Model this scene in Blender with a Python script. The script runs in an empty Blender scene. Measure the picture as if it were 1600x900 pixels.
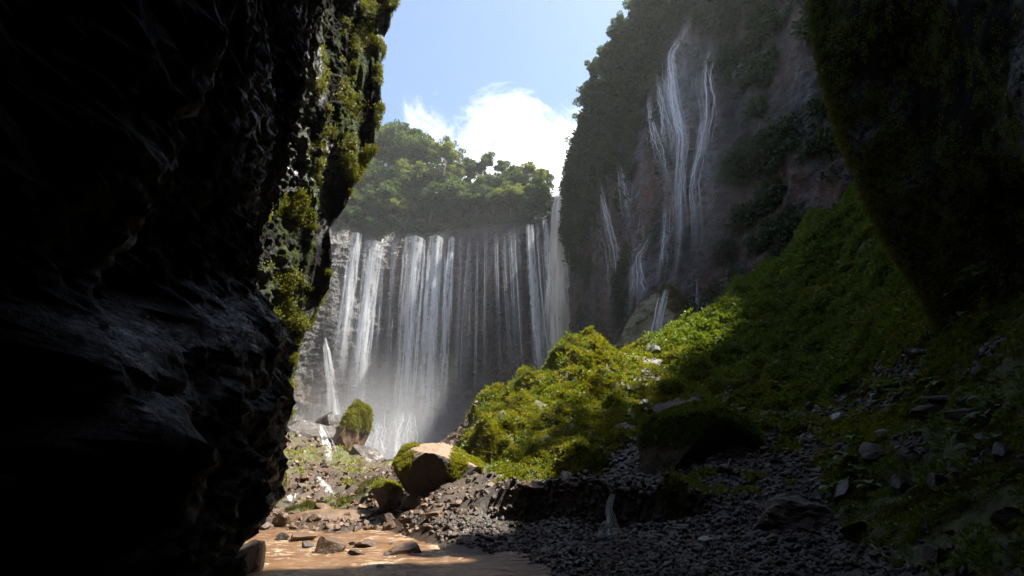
import bpy, bmesh, math, random
import numpy as np
from mathutils import Vector, Matrix
from mathutils.bvhtree import BVHTree

R = math.radians
rng = np.random.default_rng(7)
random.seed(7)
scene = bpy.context.scene
col = scene.collection

# ------------------------------------------------------------------ camera, sky, sun, exposure
PITCH = R(19.9)
F = 800.0                      # focal length in photograph pixels (1600 wide)
CAM = np.array([0.0, 0.0, 1.7])
cam_d = bpy.data.cameras.new('camera')
cam_d.sensor_width = 36.0
cam_d.lens = 36.0 * F / 1600.0
cam_d.clip_start = 0.05
cam_d.clip_end = 2000
cam = bpy.data.objects.new('camera', cam_d)
col.objects.link(cam)
cam.location = CAM
cam.rotation_euler = (R(90) + PITCH, 0, 0)
scene.camera = cam

SUN_EL, SUN_AZ = R(64), R(80)          # azimuth measured from +Y towards +X
sd = Vector((math.cos(SUN_EL) * math.sin(SUN_AZ), math.cos(SUN_EL) * math.cos(SUN_AZ), math.sin(SUN_EL)))
sun_d = bpy.data.lights.new('sun', 'SUN')
sun_d.energy = 5.0
sun_d.angle = R(0.5)
sun_d.color = (1.0, 0.95, 0.86)
sun = bpy.data.objects.new('sun', sun_d)
col.objects.link(sun)
sun.rotation_euler = sd.to_track_quat('Z', 'Y').to_euler()

world = bpy.data.worlds.new('World')
scene.world = world
world.use_nodes = True
wn, wl = world.node_tree.nodes, world.node_tree.links
wn.clear()
w_out = wn.new('ShaderNodeOutputWorld')
w_bg = wn.new('ShaderNodeBackground')
w_bg.inputs['Strength'].default_value = 0.078
sky = wn.new('ShaderNodeTexSky')
sky.sky_type = 'NISHITA'
sky.sun_disc = False
sky.sun_elevation = SUN_EL
sky.sun_rotation = SUN_AZ
sky.air_density = 1.0
sky.dust_density = 1.2
sky.ozone_density = 1.4
w_tc = wn.new('ShaderNodeTexCoord')
w_map = wn.new('ShaderNodeMapping')
w_map.inputs['Location'].default_value = (3.3, 0.6, 1.9)
w_map.inputs['Scale'].default_value = (1.0, 1.0, 1.35)
w_no = wn.new('ShaderNodeTexNoise')
w_no.inputs['Scale'].default_value = 4.4
w_no.inputs['Detail'].default_value = 9
w_no.inputs['Roughness'].default_value = 0.68
w_no.inputs['Distortion'].default_value = 0.35
w_sep = wn.new('ShaderNodeSeparateXYZ')
w_el = wn.new('ShaderNodeMapRange')           # more cloud towards the horizon
w_el.inputs['From Min'].default_value = 0.50
w_el.inputs['From Max'].default_value = 0.74
w_el.inputs['To Min'].default_value = 0.13
w_el.inputs['To Max'].default_value = -0.10
w_add = wn.new('ShaderNodeMath'); w_add.operation = 'ADD'
w_cr = wn.new('ShaderNodeMapRange')
w_cr.interpolation_type = 'SMOOTHSTEP'
w_cr.inputs['From Min'].default_value = 0.48
w_cr.inputs['From Max'].default_value = 0.76
w_mix = wn.new('ShaderNodeMixRGB')
w_mix.inputs['Color2'].default_value = (7.6, 7.7, 7.9, 1)
wl.new(w_tc.outputs['Generated'], w_map.inputs['Vector'])
wl.new(w_map.outputs['Vector'], w_no.inputs['Vector'])
wl.new(w_tc.outputs['Generated'], w_sep.inputs['Vector'])
wl.new(w_sep.outputs['Z'], w_el.inputs['Value'])
wl.new(w_no.outputs['Fac'], w_add.inputs[0])
wl.new(w_el.outputs['Result'], w_add.inputs[1])
w_prev = w_add.outputs[0]
w_nrm = wn.new('ShaderNodeVectorMath'); w_nrm.operation = 'NORMALIZE'
wl.new(w_tc.outputs['Generated'], w_nrm.inputs[0])
for cpx, cpy, half, amt in [(800, 240, 8, .07), (785, 140, 3.5, .12), (905, 175, 4.5, .09), (612, 130, 5, .10), (700, 90, 11, -.08), (870, 60, 9, -.10)]:   # the cumulus over the falls, clear sky above it
    cdx, cdy = (cpx - 800) / F, (450 - cpy) / F
    cv_ = Vector((cdx, math.cos(PITCH) - cdy * math.sin(PITCH), math.sin(PITCH) + cdy * math.cos(PITCH))).normalized()
    w_dot = wn.new('ShaderNodeVectorMath'); w_dot.operation = 'DOT_PRODUCT'
    w_dot.inputs[1].default_value = cv_
    wl.new(w_nrm.outputs[0], w_dot.inputs[0])
    w_b = wn.new('ShaderNodeMapRange'); w_b.interpolation_type = 'SMOOTHSTEP'
    w_b.inputs['From Min'].default_value = math.cos(R(half * 1.7)); w_b.inputs['From Max'].default_value = 1.0
    w_b.inputs['To Min'].default_value = 0.0; w_b.inputs['To Max'].default_value = amt
    wl.new(w_dot.outputs['Value'], w_b.inputs['Value'])
    w_a2 = wn.new('ShaderNodeMath'); w_a2.operation = 'ADD'
    wl.new(w_prev, w_a2.inputs[0]); wl.new(w_b.outputs[0], w_a2.inputs[1])
    w_prev = w_a2.outputs[0]
wl.new(w_prev, w_cr.inputs['Value'])
wl.new(w_cr.outputs['Result'], w_mix.inputs['Fac'])
wl.new(sky.outputs['Color'], w_mix.inputs['Color1'])
wl.new(w_mix.outputs['Color'], w_bg.inputs['Color'])
wl.new(w_bg.outputs['Background'], w_out.inputs['Surface'])

vs = scene.view_settings
vs.view_transform = 'Standard'
vs.look = 'None'
vs.exposure = 1.95
vs.gamma = 1.0
vs.use_curve_mapping = False
scene.render.engine = 'CYCLES'
cy = scene.cycles
cy.use_denoising = True
cy.max_bounces = 6
cy.diffuse_bounces = 3
cy.glossy_bounces = 2
cy.transmission_bounces = 3
cy.volume_bounces = 1
cy.transparent_max_bounces = 20
cy.volume_step_rate = 1.0
cy.volume_max_steps = 64
cy.sample_clamp_indirect = 4.0

# ------------------------------------------------------------------ helpers
CP, SP = math.cos(PITCH), math.sin(PITCH)

def ray(px, py):
    dx, dy = (px - 800.0) / F, (450.0 - py) / F
    return np.array([dx, CP - dy * SP, SP + dy * CP])

def P(px, py, y):
    """the point at world distance y ahead that the photograph shows at pixel px, py"""
    d = ray(px, py)
    return CAM + d * (y / d[1])

def project(p):
    q = p - CAM
    depth = q[..., 1] * CP + q[..., 2] * SP
    up = -q[..., 1] * SP + q[..., 2] * CP
    depth = np.where(depth < 0.05, 0.05, depth)
    return 800 + F * q[..., 0] / depth, 450 - F * up / depth

def _hash(ix, iy, iz, seed):
    h = (ix * 374761393 + iy * 668265263 + iz * 2147483647 + seed * 1274126177) & 0xFFFFFFFF
    h = ((h ^ (h >> 13)) * 1274126177) & 0xFFFFFFFF
    h = ((h ^ (h >> 16)) * 2246822519) & 0xFFFFFFFF
    return (h ^ (h >> 15)) & 0xFFFFFFFF

def perlin(p, seed=0):
    p = np.asarray(p, dtype=np.float64)
    i = np.floor(p).astype(np.int64)
    f = p - i
    w = f * f * f * (f * (f * 6 - 15) + 10)
    out = 0
    for cx in (0, 1):
        wx = w[..., 0] if cx else 1 - w[..., 0]
        for cyy in (0, 1):
            wy = w[..., 1] if cyy else 1 - w[..., 1]
            for cz in (0, 1):
                wz = w[..., 2] if cz else 1 - w[..., 2]
                h = _hash(i[..., 0] + cx, i[..., 1] + cyy, i[..., 2] + cz, seed)
                a = (h & 0xFFFF) / 65535.0 * 6.2831853
                zc = ((h >> 16) & 0xFFFF) / 32767.5 - 1
                r = np.sqrt(np.maximum(0, 1 - zc * zc))
                g = np.cos(a) * r * (f[..., 0] - cx) + np.sin(a) * r * (f[..., 1] - cyy) + zc * (f[..., 2] - cz)
                out = out + wx * wy * wz * g
    return out * 1.5

def fbm(p, scale=1.0, octs=4, seed=0, gain=0.5, ridged=False):
    p = np.asarray(p) / scale
    a, tot, out = 1.0, 0.0, 0
    for k in range(octs):
        n = perlin(p + 17.3 * k, seed + k)
        if ridged:
            n = 1 - 2 * np.abs(n) * 1.4
        out = out + a * n
        tot += a
        a *= gain
        p = p * 2.03
    return out / tot

def sstep(a, b, x):
    t = np.clip((x - a) / (b - a), 0, 1)
    return t * t * (3 - 2 * t)

def in_poly(px, py, poly):
    inside = np.zeros(np.shape(px), bool)
    n = len(poly)
    for k in range(n):
        x0, y0 = poly[k]
        x1, y1 = poly[(k + 1) % n]
        c = ((y0 > py) != (y1 > py)) & (px < (x1 - x0) * (py - y0) / (y1 - y0 + 1e-9) + x0)
        inside ^= c
    return inside

def set_props(o, label=None, cat=None, group=None, kind=None):
    if label: o['label'] = label
    if cat: o['category'] = cat
    if group: o['group'] = group
    if kind: o['kind'] = kind
    return o

def raw_mesh(name, verts, faces, mat=None, smooth=True, uv=None, attrs=None):
    """faces: int array (n,3) or (n,4)"""
    verts = np.asarray(verts, dtype=np.float32).reshape(-1, 3)
    faces = np.asarray(faces, dtype=np.int32)
    me = bpy.data.meshes.new(name)
    k = faces.shape[1]
    me.vertices.add(len(verts))
    me.vertices.foreach_set('co', verts.ravel())
    me.loops.add(faces.size)
    me.loops.foreach_set('vertex_index', faces.ravel())
    me.polygons.add(len(faces))
    me.polygons.foreach_set('loop_start', np.arange(0, faces.size, k, dtype=np.int32))
    me.polygons.foreach_set('use_smooth', np.full(len(faces), smooth, dtype=bool))
    if uv is not None:
        l = me.uv_layers.new(name='UVMap')
        l.data.foreach_set('uv', np.asarray(uv, dtype=np.float32)[faces.ravel()].ravel())
    for an, av in (attrs or {}).items():
        at = me.attributes.new(an, 'FLOAT', 'POINT')
        at.data.foreach_set('value', np.asarray(av, dtype=np.float32).ravel())
    me.update(calc_edges=True)
    me.validate()
    if mat: me.materials.append(mat)
    return me

def mkobj(name, me, parent=None):
    o = bpy.data.objects.new(name, me)
    col.objects.link(o)
    if parent: o.parent = parent
    return o

def grid_faces(n, m, flip=False):
    i = np.arange(n - 1)[:, None] * m + np.arange(m - 1)[None, :]
    f = np.stack([i, i + 1, i + m + 1, i + m], -1).reshape(-1, 4)
    return f[:, ::-1] if flip else f

def grid_normals(V):
    du = np.gradient(V, axis=0)
    dv = np.gradient(V, axis=1)
    n = np.cross(du, dv)
    return n / np.maximum(np.linalg.norm(n, axis=-1, keepdims=True), 1e-9)

def spline(ts, pts, t):
    """Catmull-Rom (non-uniform, via finite differences) through pts at ts"""
    ts = np.asarray(ts, float); pts = np.asarray(pts, float)
    m = np.gradient(pts, ts, axis=0)
    k = np.clip(np.searchsorted(ts, t) - 1, 0, len(ts) - 2)
    h = ts[k + 1] - ts[k]
    s = (t - ts[k]) / h
    s = s.reshape(s.shape + (1,) * (pts.ndim - 1)); h = h.reshape(s.shape)
    h00 = 2 * s**3 - 3 * s**2 + 1; h10 = s**3 - 2 * s**2 + s
    h01 = -2 * s**3 + 3 * s**2; h11 = s**3 - s**2
    return h00 * pts[k] + h10 * h * m[k] + h01 * pts[k + 1] + h11 * h * m[k + 1]

def bvh_of(V, faces=None, k=2):
    W = V[::k, ::k]
    return BVHTree.FromPolygons(W.reshape(-1, 3).tolist(), grid_faces(*W.shape[:2]).tolist())

def cast(px, py, *trees):
    d = Vector(ray(px, py)).normalized()
    best = None
    for t in trees:
        loc, nor, idx, dist = t.ray_cast(Vector(CAM), d, 1000)
        if loc is not None and (best is None or dist < best[2]):
            if nor.dot(d) > 0: nor = -nor
            best = (np.array(loc), np.array(nor), dist)
    return best

# ------------------------------------------------------------------ material helpers
class N:
    """tiny node helper"""
    def __init__(self, name):
        self.m = bpy.data.materials.new(name)
        self.m.use_nodes = True
        self.t = self.m.node_tree
        self.t.nodes.clear()
        self.out = self.t.nodes.new('ShaderNodeOutputMaterial')
    def n(self, ty, **kw):
        nd = self.t.nodes.new(ty)
        for k, v in kw.items():
            if k in nd.inputs: self.put(nd.inputs[k], v)
            else: setattr(nd, k, v)
        return nd
    def put(self, sock, v):
        if isinstance(v, bpy.types.NodeSocket): self.t.links.new(v, sock)
        else:
            if isinstance(v, tuple) and len(v) == 3 and sock.type == 'RGBA': v = v + (1,)
            sock.default_value = v
    def pos(self, scale=(1, 1, 1)):
        g = self.n('ShaderNodeNewGeometry')
        return self.n('ShaderNodeMapping', Vector=g.outputs['Position'], Scale=scale).outputs[0]
    def noise(self, vec, scale, detail=5, rough=0.55, dist=0.0):
        return self.n('ShaderNodeTexNoise', Vector=vec, Scale=scale, Detail=detail, Roughness=rough, Distortion=dist).outputs['Fac']
    def voro(self, vec, scale, feature='DISTANCE_TO_EDGE'):
        return self.n('ShaderNodeTexVoronoi', Vector=vec, Scale=scale, feature=feature).outputs['Distance']
    def ramp(self, fac, a, b, lo=0.0, hi=1.0):
        r = self.n('ShaderNodeMapRange', Value=fac)
        r.inputs['From Min'].default_value = a; r.inputs['From Max'].default_value = b
        r.inputs['To Min'].default_value = lo; r.inputs['To Max'].default_value = hi
        return r.outputs[0]
    def mix(self, f, a, b, mode='MIX'):
        x = self.n('ShaderNodeMixRGB', Fac=f, blend_type=mode)
        self.put(x.inputs['Color1'], a); self.put(x.inputs['Color2'], b)
        return x.outputs[0]
    def math(self, op, a, b=0.0):
        x = self.n('ShaderNodeMath', operation=op)
        self.put(x.inputs[0], a); self.put(x.inputs[1], b)
        return x.outputs[0]
    def attr(self, name):
        return self.n('ShaderNodeAttribute', attribute_name=name).outputs['Fac']
    def bump(self, h, strength=0.5, dist=0.05, normal=None):
        b = self.n('ShaderNodeBump', Height=h, Strength=strength, Distance=dist)
        if normal: self.put(b.inputs['Normal'], normal)
        return b.outputs[0]
    def bsdf(self, color, rough=0.8, normal=None, spec=0.5):
        b = self.n('ShaderNodeBsdfPrincipled')
        self.put(b.inputs['Base Color'], color); self.put(b.inputs['Roughness'], rough)
        self.put(b.inputs['Specular IOR Level'], spec)
        if normal: self.put(b.inputs['Normal'], normal)
        return b.outputs[0]
    def done(self, sh):
        self.t.links.new(sh, self.out.inputs['Surface'])
        return self.m

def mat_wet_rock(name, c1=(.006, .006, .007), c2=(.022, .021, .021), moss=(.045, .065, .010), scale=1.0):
    s = N(name); p = s.pos()
    big = s.noise(p, .45 * scale, 6)
    fine = s.noise(p, 5 * scale, 8, .65)
    c = s.mix(s.ramp(big, .35, .65), c1, c2)
    c = s.mix(s.ramp(fine, .35, .7), s.mix(.55, c, (0.003, .003, .0035)), c)
    mo = s.attr('moss')
    mo2 = s.math('MULTIPLY', mo, s.ramp(s.noise(p, 7 * scale, 5, .6), .38, .52))
    c = s.mix(mo2, c, s.mix(s.noise(p, 20, 3), (moss[0]*.5, moss[1]*.5, moss[2]*.5), (moss[0]*1.5, moss[1]*1.5, moss[2]*1.5)))
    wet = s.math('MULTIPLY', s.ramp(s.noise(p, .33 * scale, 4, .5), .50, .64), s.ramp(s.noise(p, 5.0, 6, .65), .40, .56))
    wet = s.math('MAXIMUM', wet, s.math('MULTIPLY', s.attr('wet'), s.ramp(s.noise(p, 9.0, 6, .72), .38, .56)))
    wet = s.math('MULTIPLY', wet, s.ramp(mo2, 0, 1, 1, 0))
    c = s.mix(s.math('MULTIPLY', wet, s.attr('wet')), c, s.mix(s.ramp(s.noise(p, 13, 6, .75), .47, .55), (.006, .006, .007), (.13, .14, .16)))  # pale speckle imitates sky glints in the base colour of wet patches
    r = s.ramp(wet, 0, 1, .78, .22)
    h = s.math('ADD', s.noise(p, 3.2 * scale, 10, .66), s.math('MULTIPLY', s.noise(p, 16 * scale, 6, .7), .5))
    return s.done(s.bsdf(c, r, s.bump(h, 1.0, .30 / scale), spec=s.ramp(wet, 0, 1, .06, 1.0)))

def mat_cliff(name, dark=(.035, .032, .032), mid=(.085, .072, .064), rust=(.17, .095, .055), moss=(.035, .055, .012)):
    s = N(name); p = s.pos(); pv = s.pos((1, 1, .18)); ph = s.pos((1, 1, 2.6))
    st = s.noise(pv, .28, 7, .6, .3)
    c = s.mix(s.ramp(st, .36, .64), dark, mid)
    pa = s.noise(p, .055, 4, .5)
    c = s.mix(s.math('MULTIPLY', s.ramp(pa, .43, .60), s.ramp(s.noise(pv, .5, 6, .65), .35, .62)), c, rust)
    c = s.mix(s.math('MULTIPLY', s.ramp(s.noise(ph, .5, 7, .65), .5, .72), .6), c, (dark[0]*.4, dark[1]*.4, dark[2]*.4))
    c = s.mix(s.ramp(s.noise(p, 1.3, 9, .72), .38, .62), s.mix(.78, c, (.003, .003, .003)), s.mix(1.0, c, (1.35, 1.3, 1.25), 'MULTIPLY'))
    c = s.mix(s.math('MULTIPLY', s.ramp(s.noise(pv, .9, 6, .7), .55, .63), .7), c, (.004, .004, .0045))
    mo = s.math('MULTIPLY', s.attr('moss'), s.ramp(s.noise(p, .9, 7, .65), .36, .54))
    c = s.mix(mo, c, s.mix(s.noise(p, 2.2, 4), (moss[0]*.5, moss[1]*.5, moss[2]*.5), (moss[0]*1.4, moss[1]*1.4, moss[2]*1.4)))
    r = s.math('MAXIMUM', s.ramp(s.noise(pv, .22, 4), .4, .6, .3, .75), mo)
    h = s.math('ADD', s.noise(p, .55, 10, .65), s.math('MULTIPLY', s.noise(pv, 1.4, 6, .6), .5))
    return s.done(s.bsdf(c, r, s.bump(h, 1.0, 1.6)))

def mat_ground():
    s = N('ground'); p = s.pos()
    a = s.noise(p, .8, 6); b = s.noise(p, 9, 8, .65)
    c = s.mix(s.ramp(a, .35, .65), (.028, .015, .007), (.080, .045, .021))
    c = s.mix(s.ramp(b, .3, .7), s.mix(.6, c, (.016, .012, .009)), c)
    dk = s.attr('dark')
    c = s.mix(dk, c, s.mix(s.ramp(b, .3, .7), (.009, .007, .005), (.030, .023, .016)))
    v = s.noise(p, 22, 5, .7)
    mo = s.attr('moss')
    mo2 = s.math('MULTIPLY', mo, s.ramp(s.noise(p, 2.5, 6, .6), .33, .47))
    c = s.mix(mo2, c, s.mix(s.noise(p, 6, 4), (.030, .038, .006), (.085, .100, .014)))
    wet = s.attr('wet')
    r = s.mix(wet, (.8, .8, .8), (.28, .28, .28))
    r = s.mix(mo2, r, (.9, .9, .9))
    h = s.math('ADD', s.noise(p, 4, 10, .65), s.math('MULTIPLY', v, .35))
    return s.done(s.bsdf(c, r, s.bump(h, .9, .10)))

def mat_stone(name, c1, c2, rough=(.35, .8), moss=0.0):
    s = N(name)
    tc = s.n('ShaderNodeTexCoord').outputs['Object']
    oi = s.n('ShaderNodeObjectInfo')
    p = s.pos()
    rnd = oi.outputs['Random']
    c = s.mix(rnd, c1, c2)
    c = s.mix(s.ramp(s.noise(p, 3.0, 7, .65), .35, .65), s.mix(.55, c, (.012, .010, .009)), c)
    c = s.mix(s.ramp(s.noise(p, 14, 5, .7), .45, .75, 0, .45), c, s.mix(1.0, c, (2.6, 2.4, 2.2), 'MULTIPLY'))
    g = s.n('ShaderNodeNewGeometry')
    nz = s.n('ShaderNodeSeparateXYZ', Vector=g.outputs['Normal']).outputs['Z']
    if moss > 0:
        m = s.math('MULTIPLY', s.ramp(nz, .05, .6), s.ramp(s.noise(p, 1.6, 5, .6), .6 - moss * .3, .72 - moss * .3))
        c = s.mix(m, c, s.mix(s.noise(p, 9, 4), (.035, .045, .008), (.10, .115, .018)))
    r = s.ramp(s.noise(p, 2.0, 4), .35, .65, rough[0], rough[1])
    h = s.noise(p, 6, 10, .65)
    return s.done(s.bsdf(c, r, s.bump(h, .8, .08)))

def mat_leaf(name, c1, c2, c3, trans=.35, scale=.35):
    s = N(name)
    oi = s.n('ShaderNodeObjectInfo')
    p = s.pos()
    c = s.mix(oi.outputs['Random'], c1, c2)
    c = s.mix(s.ramp(s.noise(p, scale, 4, .6), .4, .62), c, c3)
    c = s.mix(s.math('MULTIPLY', s.noise(p, 11, 2), .5), c, (c1[0]*.45, c1[1]*.45, c1[2]*.45))
    d = s.bsdf(c, .5, spec=.3)
    t = s.n('ShaderNodeBsdfTranslucent', Color=s.mix(1.0, c, (1.5, 1.35, .55), 'MULTIPLY')).outputs[0]
    mx = s.n('ShaderNodeMixShader', Fac=trans)
    s.t.links.new(d, mx.inputs[1]); s.t.links.new(t, mx.inputs[2])
    return s.done(mx.outputs[0])

def mat_bark():
    s = N('bark'); p = s.pos((1, 1, .25))
    c = s.mix(s.noise(p, 5, 6, .6), (.035, .028, .020), (.13, .105, .08))
    return s.done(s.bsdf(c, .85, s.bump(s.noise(p, 9, 6), .6, .05)))

def mat_fall(name, colr, dens, streak=14.0, lo=.42, hi=.72):
    """falling water: a veil of white strands with gaps between them"""
    s = N(name)
    uv = s.n('ShaderNodeUVMap').outputs[0]
    sep = s.n('ShaderNodeSeparateXYZ', Vector=uv)
    oi = s.n('ShaderNodeObjectInfo')
    off = s.n('ShaderNodeCombineXYZ', X=s.math('MULTIPLY', oi.outputs['Random'], 57.0), Y=s.math('MULTIPLY', oi.outputs['Random'], 23.0))
    v1 = s.n('ShaderNodeVectorMath', operation='ADD')
    s.t.links.new(uv, v1.inputs[0]); s.t.links.new(off.outputs[0], v1.inputs[1])
    m1 = s.n('ShaderNodeMapping', Vector=v1.outputs[0], Scale=(streak * .5, .06, 1)).outputs[0]
    m2 = s.n('ShaderNodeMapping', Vector=v1.outputs[0], Scale=(streak * .25, .55, 1)).outputs[0]
    n1 = s.noise(m1, 1.0, 5, .6)
    n2 = s.noise(m2, 1.0, 6, .65, .6)
    a = s.ramp(s.math('ADD', s.math('MULTIPLY', n1, .68), s.math('MULTIPLY', n2, .32)), lo, hi)
    u = sep.outputs['X']
    e = s.math('ABSOLUTE', s.math('SUBTRACT', s.math('MULTIPLY', u, 2.0), 1.0))
    edge = s.ramp(s.math('POWER', e, 1.6), 0, 1, 1, 0)
    a = s.math('MULTIPLY', s.math('MULTIPLY', a, edge), dens)
    core = s.math('MULTIPLY', s.ramp(s.math('POWER', e, .8), 0, .75, 1, 0), dens * .45)
    a = s.math('MINIMUM', s.math('MAXIMUM', a, s.math('MULTIPLY', core, s.ramp(n2, .3, .6))), 1.0)
    a = s.math('MULTIPLY', a, s.attr('fade'))
    colr = s.mix(s.ramp(n1, .40, .62), (colr[0] * .62, colr[1] * .58, colr[2] * .54) if colr[0] > colr[2] else (colr[0] * .75, colr[1] * .78, colr[2] * .82), colr)
    d = s.n('ShaderNodeBsdfDiffuse', Color=colr).outputs[0]
    t = s.n('ShaderNodeBsdfTranslucent', Color=colr).outputs[0]
    m = s.n('ShaderNodeMixShader', Fac=.45); s.t.links.new(d, m.inputs[1]); s.t.links.new(t, m.inputs[2])
    tr = s.n('ShaderNodeBsdfTransparent').outputs[0]
    mm = s.n('ShaderNodeMixShader', Fac=a); s.t.links.new(tr, mm.inputs[1]); s.t.links.new(m.outputs[0], mm.inputs[2])
    return s.done(mm.outputs[0])

def mat_river():
    s = N('river'); p = s.pos((1, 1, 1))
    pw = s.pos((.55, 1.5, 1))
    n = s.noise(pw, 1.3, 7, .6, .6)
    c = s.mix(s.ramp(n, .35, .65), (.100, .052, .024), (.180, .102, .052))
    foam = s.math('MULTIPLY', s.ramp(s.noise(pw, 3.2, 8, .68, 1.0), .52, .68), s.ramp(s.noise(p, .5, 3), .40, .56))
    c = s.mix(s.math('MULTIPLY', foam, .8), c, (.62, .50, .36))
    h = s.math('ADD', s.noise(pw, 2.2, 8, .6, .5), s.math('MULTIPLY', s.noise(pw, 9, 5, .6), .3))
    return s.done(s.bsdf(c, s.ramp(foam, 0, 1, .12, .6), s.bump(h, .9, .14), spec=.5))

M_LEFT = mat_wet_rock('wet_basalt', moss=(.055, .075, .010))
M_RIGHT = mat_wet_rock('mossy_basalt', (.006, .006, .006), (.018, .017, .014), (.016, .024, .006))
M_CLIFF = mat_cliff('cliff_rock', (.009, .009, .010), (.046, .038, .034), (.125, .066, .038), (.016, .026, .008))
M_BACK = mat_cliff('falls_rock', (.010, .008, .0075), (.042, .030, .023), (.10, .054, .029), (.018, .028, .008))
M_GROUND = mat_ground()
M_BROWN = mat_stone('brown_stone', (.050, .027, .012), (.145, .080, .036))
M_GREY = mat_stone('grey_stone', (.016, .0105, .0065), (.046, .031, .020))
M_PALE = mat_stone('pale_stone', (.22, .23, .27), (.30, .31, .35), (.4, .8))
M_OUTCROP = mat_stone('rough_outcrop', (.06, .048, .038), (.06, .048, .038), (.6, .9))
def mat_dust_and_shade():
    s = N('dust_and_shade_boulder'); p = s.pos()
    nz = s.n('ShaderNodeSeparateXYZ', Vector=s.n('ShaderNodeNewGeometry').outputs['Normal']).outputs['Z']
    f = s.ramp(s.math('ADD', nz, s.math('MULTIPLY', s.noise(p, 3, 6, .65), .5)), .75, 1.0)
    dk = s.mix(s.noise(p, 2.5, 6, .6), (.010, .007, .005), (.034, .022, .014))  # shade of the front painted in; tan dust only on upward faces
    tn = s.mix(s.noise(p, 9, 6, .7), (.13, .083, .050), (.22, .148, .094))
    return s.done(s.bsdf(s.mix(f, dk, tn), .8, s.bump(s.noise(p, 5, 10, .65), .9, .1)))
M_BOULDER = mat_dust_and_shade()
M_MOSSROCK = mat_stone('mossy_stone', (.06, .048, .034), (.10, .078, .055), (.5, .9), .8)
M_CONE = mat_stone('ochre_stone', (.15, .085, .03), (.17, .095, .035), (.4, .8), .6)
M_BARK = mat_bark()
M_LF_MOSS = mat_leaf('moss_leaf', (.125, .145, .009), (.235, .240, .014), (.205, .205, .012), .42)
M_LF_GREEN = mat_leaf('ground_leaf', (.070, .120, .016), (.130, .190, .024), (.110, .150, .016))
M_LF_HANG = mat_leaf('hanging_leaf', (.10, .125, .008), (.20, .21, .014), (.16, .17, .010), .35)
M_LF_DARK = mat_leaf('cliff_leaf', (.014, .028, .010), (.060, .088, .026), (.028, .046, .016), .25, .12)
M_LF_TREE = [mat_leaf('tree_leaf', (.030, .062, .022), (.105, .150, .050), (.060, .100, .034), .35, .12),
             mat_leaf('pale_tree_leaf', (.100, .140, .034), (.165, .200, .050), (.120, .150, .040), .4, .12)]
M_FALL = mat_fall('falling_water', (.97, .98, .99), 2.2, 12.0, .37, .64)
M_VEIL = mat_fall('water_veil', (.84, .87, .92), .13, 9.0, .40, .75)
M_VEIL2 = mat_fall('spring_veil', (.84, .87, .92), .50, 24.0, .44, .74)
M_THIN = mat_fall('thin_falling_water', (.84, .87, .92), 1.15, 7.0, .35, .66)
M_MUD = mat_fall('muddy_falling_water', (.98, .96, .91), 4.0, 14.0, .34, .60)
M_DKROCK = mat_stone('dark_brown_rock', (.022, .015, .010), (.05, .034, .022), (.4, .8))
M_BROOK = mat_fall('brook_water', (.86, .88, .92), 1.0, 10.0, .42, .62)
M_RIVER = mat_river()
M_DEADWOOD = mat_stone('dead_wood', (.09, .075, .06), (.16, .14, .115), (.6, .9))

# ------------------------------------------------------------------ the setting: terrain
ground_px = [  # pixel x, pixel y, distance ahead
    # gravel beach
    (900, 852, 12), (1000, 872, 10.5), (760, 812, 15), (850, 830, 14), (1100, 842, 11.5), (1200, 862, 9.6), (960, 836, 13.4),
    # terrace face and top
    (690, 803, 15.9), (800, 818, 15.0), (930, 826, 14.2), (1060, 815, 13.0),
    (680, 780, 16.6), (800, 770, 15.9), (930, 768, 15.1), (1060, 776, 13.9),
    (700, 762, 19), (800, 754, 18.5), (950, 748, 18), (1060, 755, 16),
    # mossy mound
    (735, 742, 22.5), (850, 752, 20), (940, 745, 19.5),
    (740, 695, 26), (765, 655, 28.5), (810, 628, 30), (845, 606, 31.5), (868, 585, 32.5), (880, 555, 34), (893, 539, 35), (940, 540, 36.5), (970, 556, 37.5),
    (1010, 548, 40), (1065, 522, 42), (1110, 498, 44),
    (800, 700, 24.5), (850, 722, 22), (850, 660, 27), (920, 625, 30), (1000, 605, 32), (1060, 600, 32), (930, 690, 23), (990, 700, 21.5),
    (1110, 620, 28),
    # green slope to the right
    (1150, 462, 50), (1200, 425, 51), (1255, 390, 50), (1300, 345, 46), (1345, 300, 43),
    (1150, 560, 35), (1200, 600, 28), (1250, 500, 37), (1300, 450, 37), (1350, 400, 36), (1400, 450, 27), (1350, 520, 25),
    (1440, 520, 16), (1250, 640, 22), (1350, 600, 19), (1150, 680, 18.5), (1250, 700, 15.5), (1180, 760, 14),
    (1350, 700, 12.5), (1450, 620, 12), (1550, 565, 10.5), (1450, 720, 10), (1550, 680, 8.6), (1300, 800, 11),
    (1400, 850, 8.2), (1550, 800, 7.0), (1580, 890, 5.6), (1350, 892, 8),
    # rubble below the falls
    (400, 792, 24), (450, 806, 21), (550, 816, 19.5), (620, 800, 20), (430, 752, 33), (500, 762, 31), (570, 780, 25),
    (460, 722, 48), (540, 742, 48), (610, 745, 60), (500, 712, 62), (430, 700, 62), (600, 728, 115), (700, 728, 100), (520, 700, 110),
]
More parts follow.
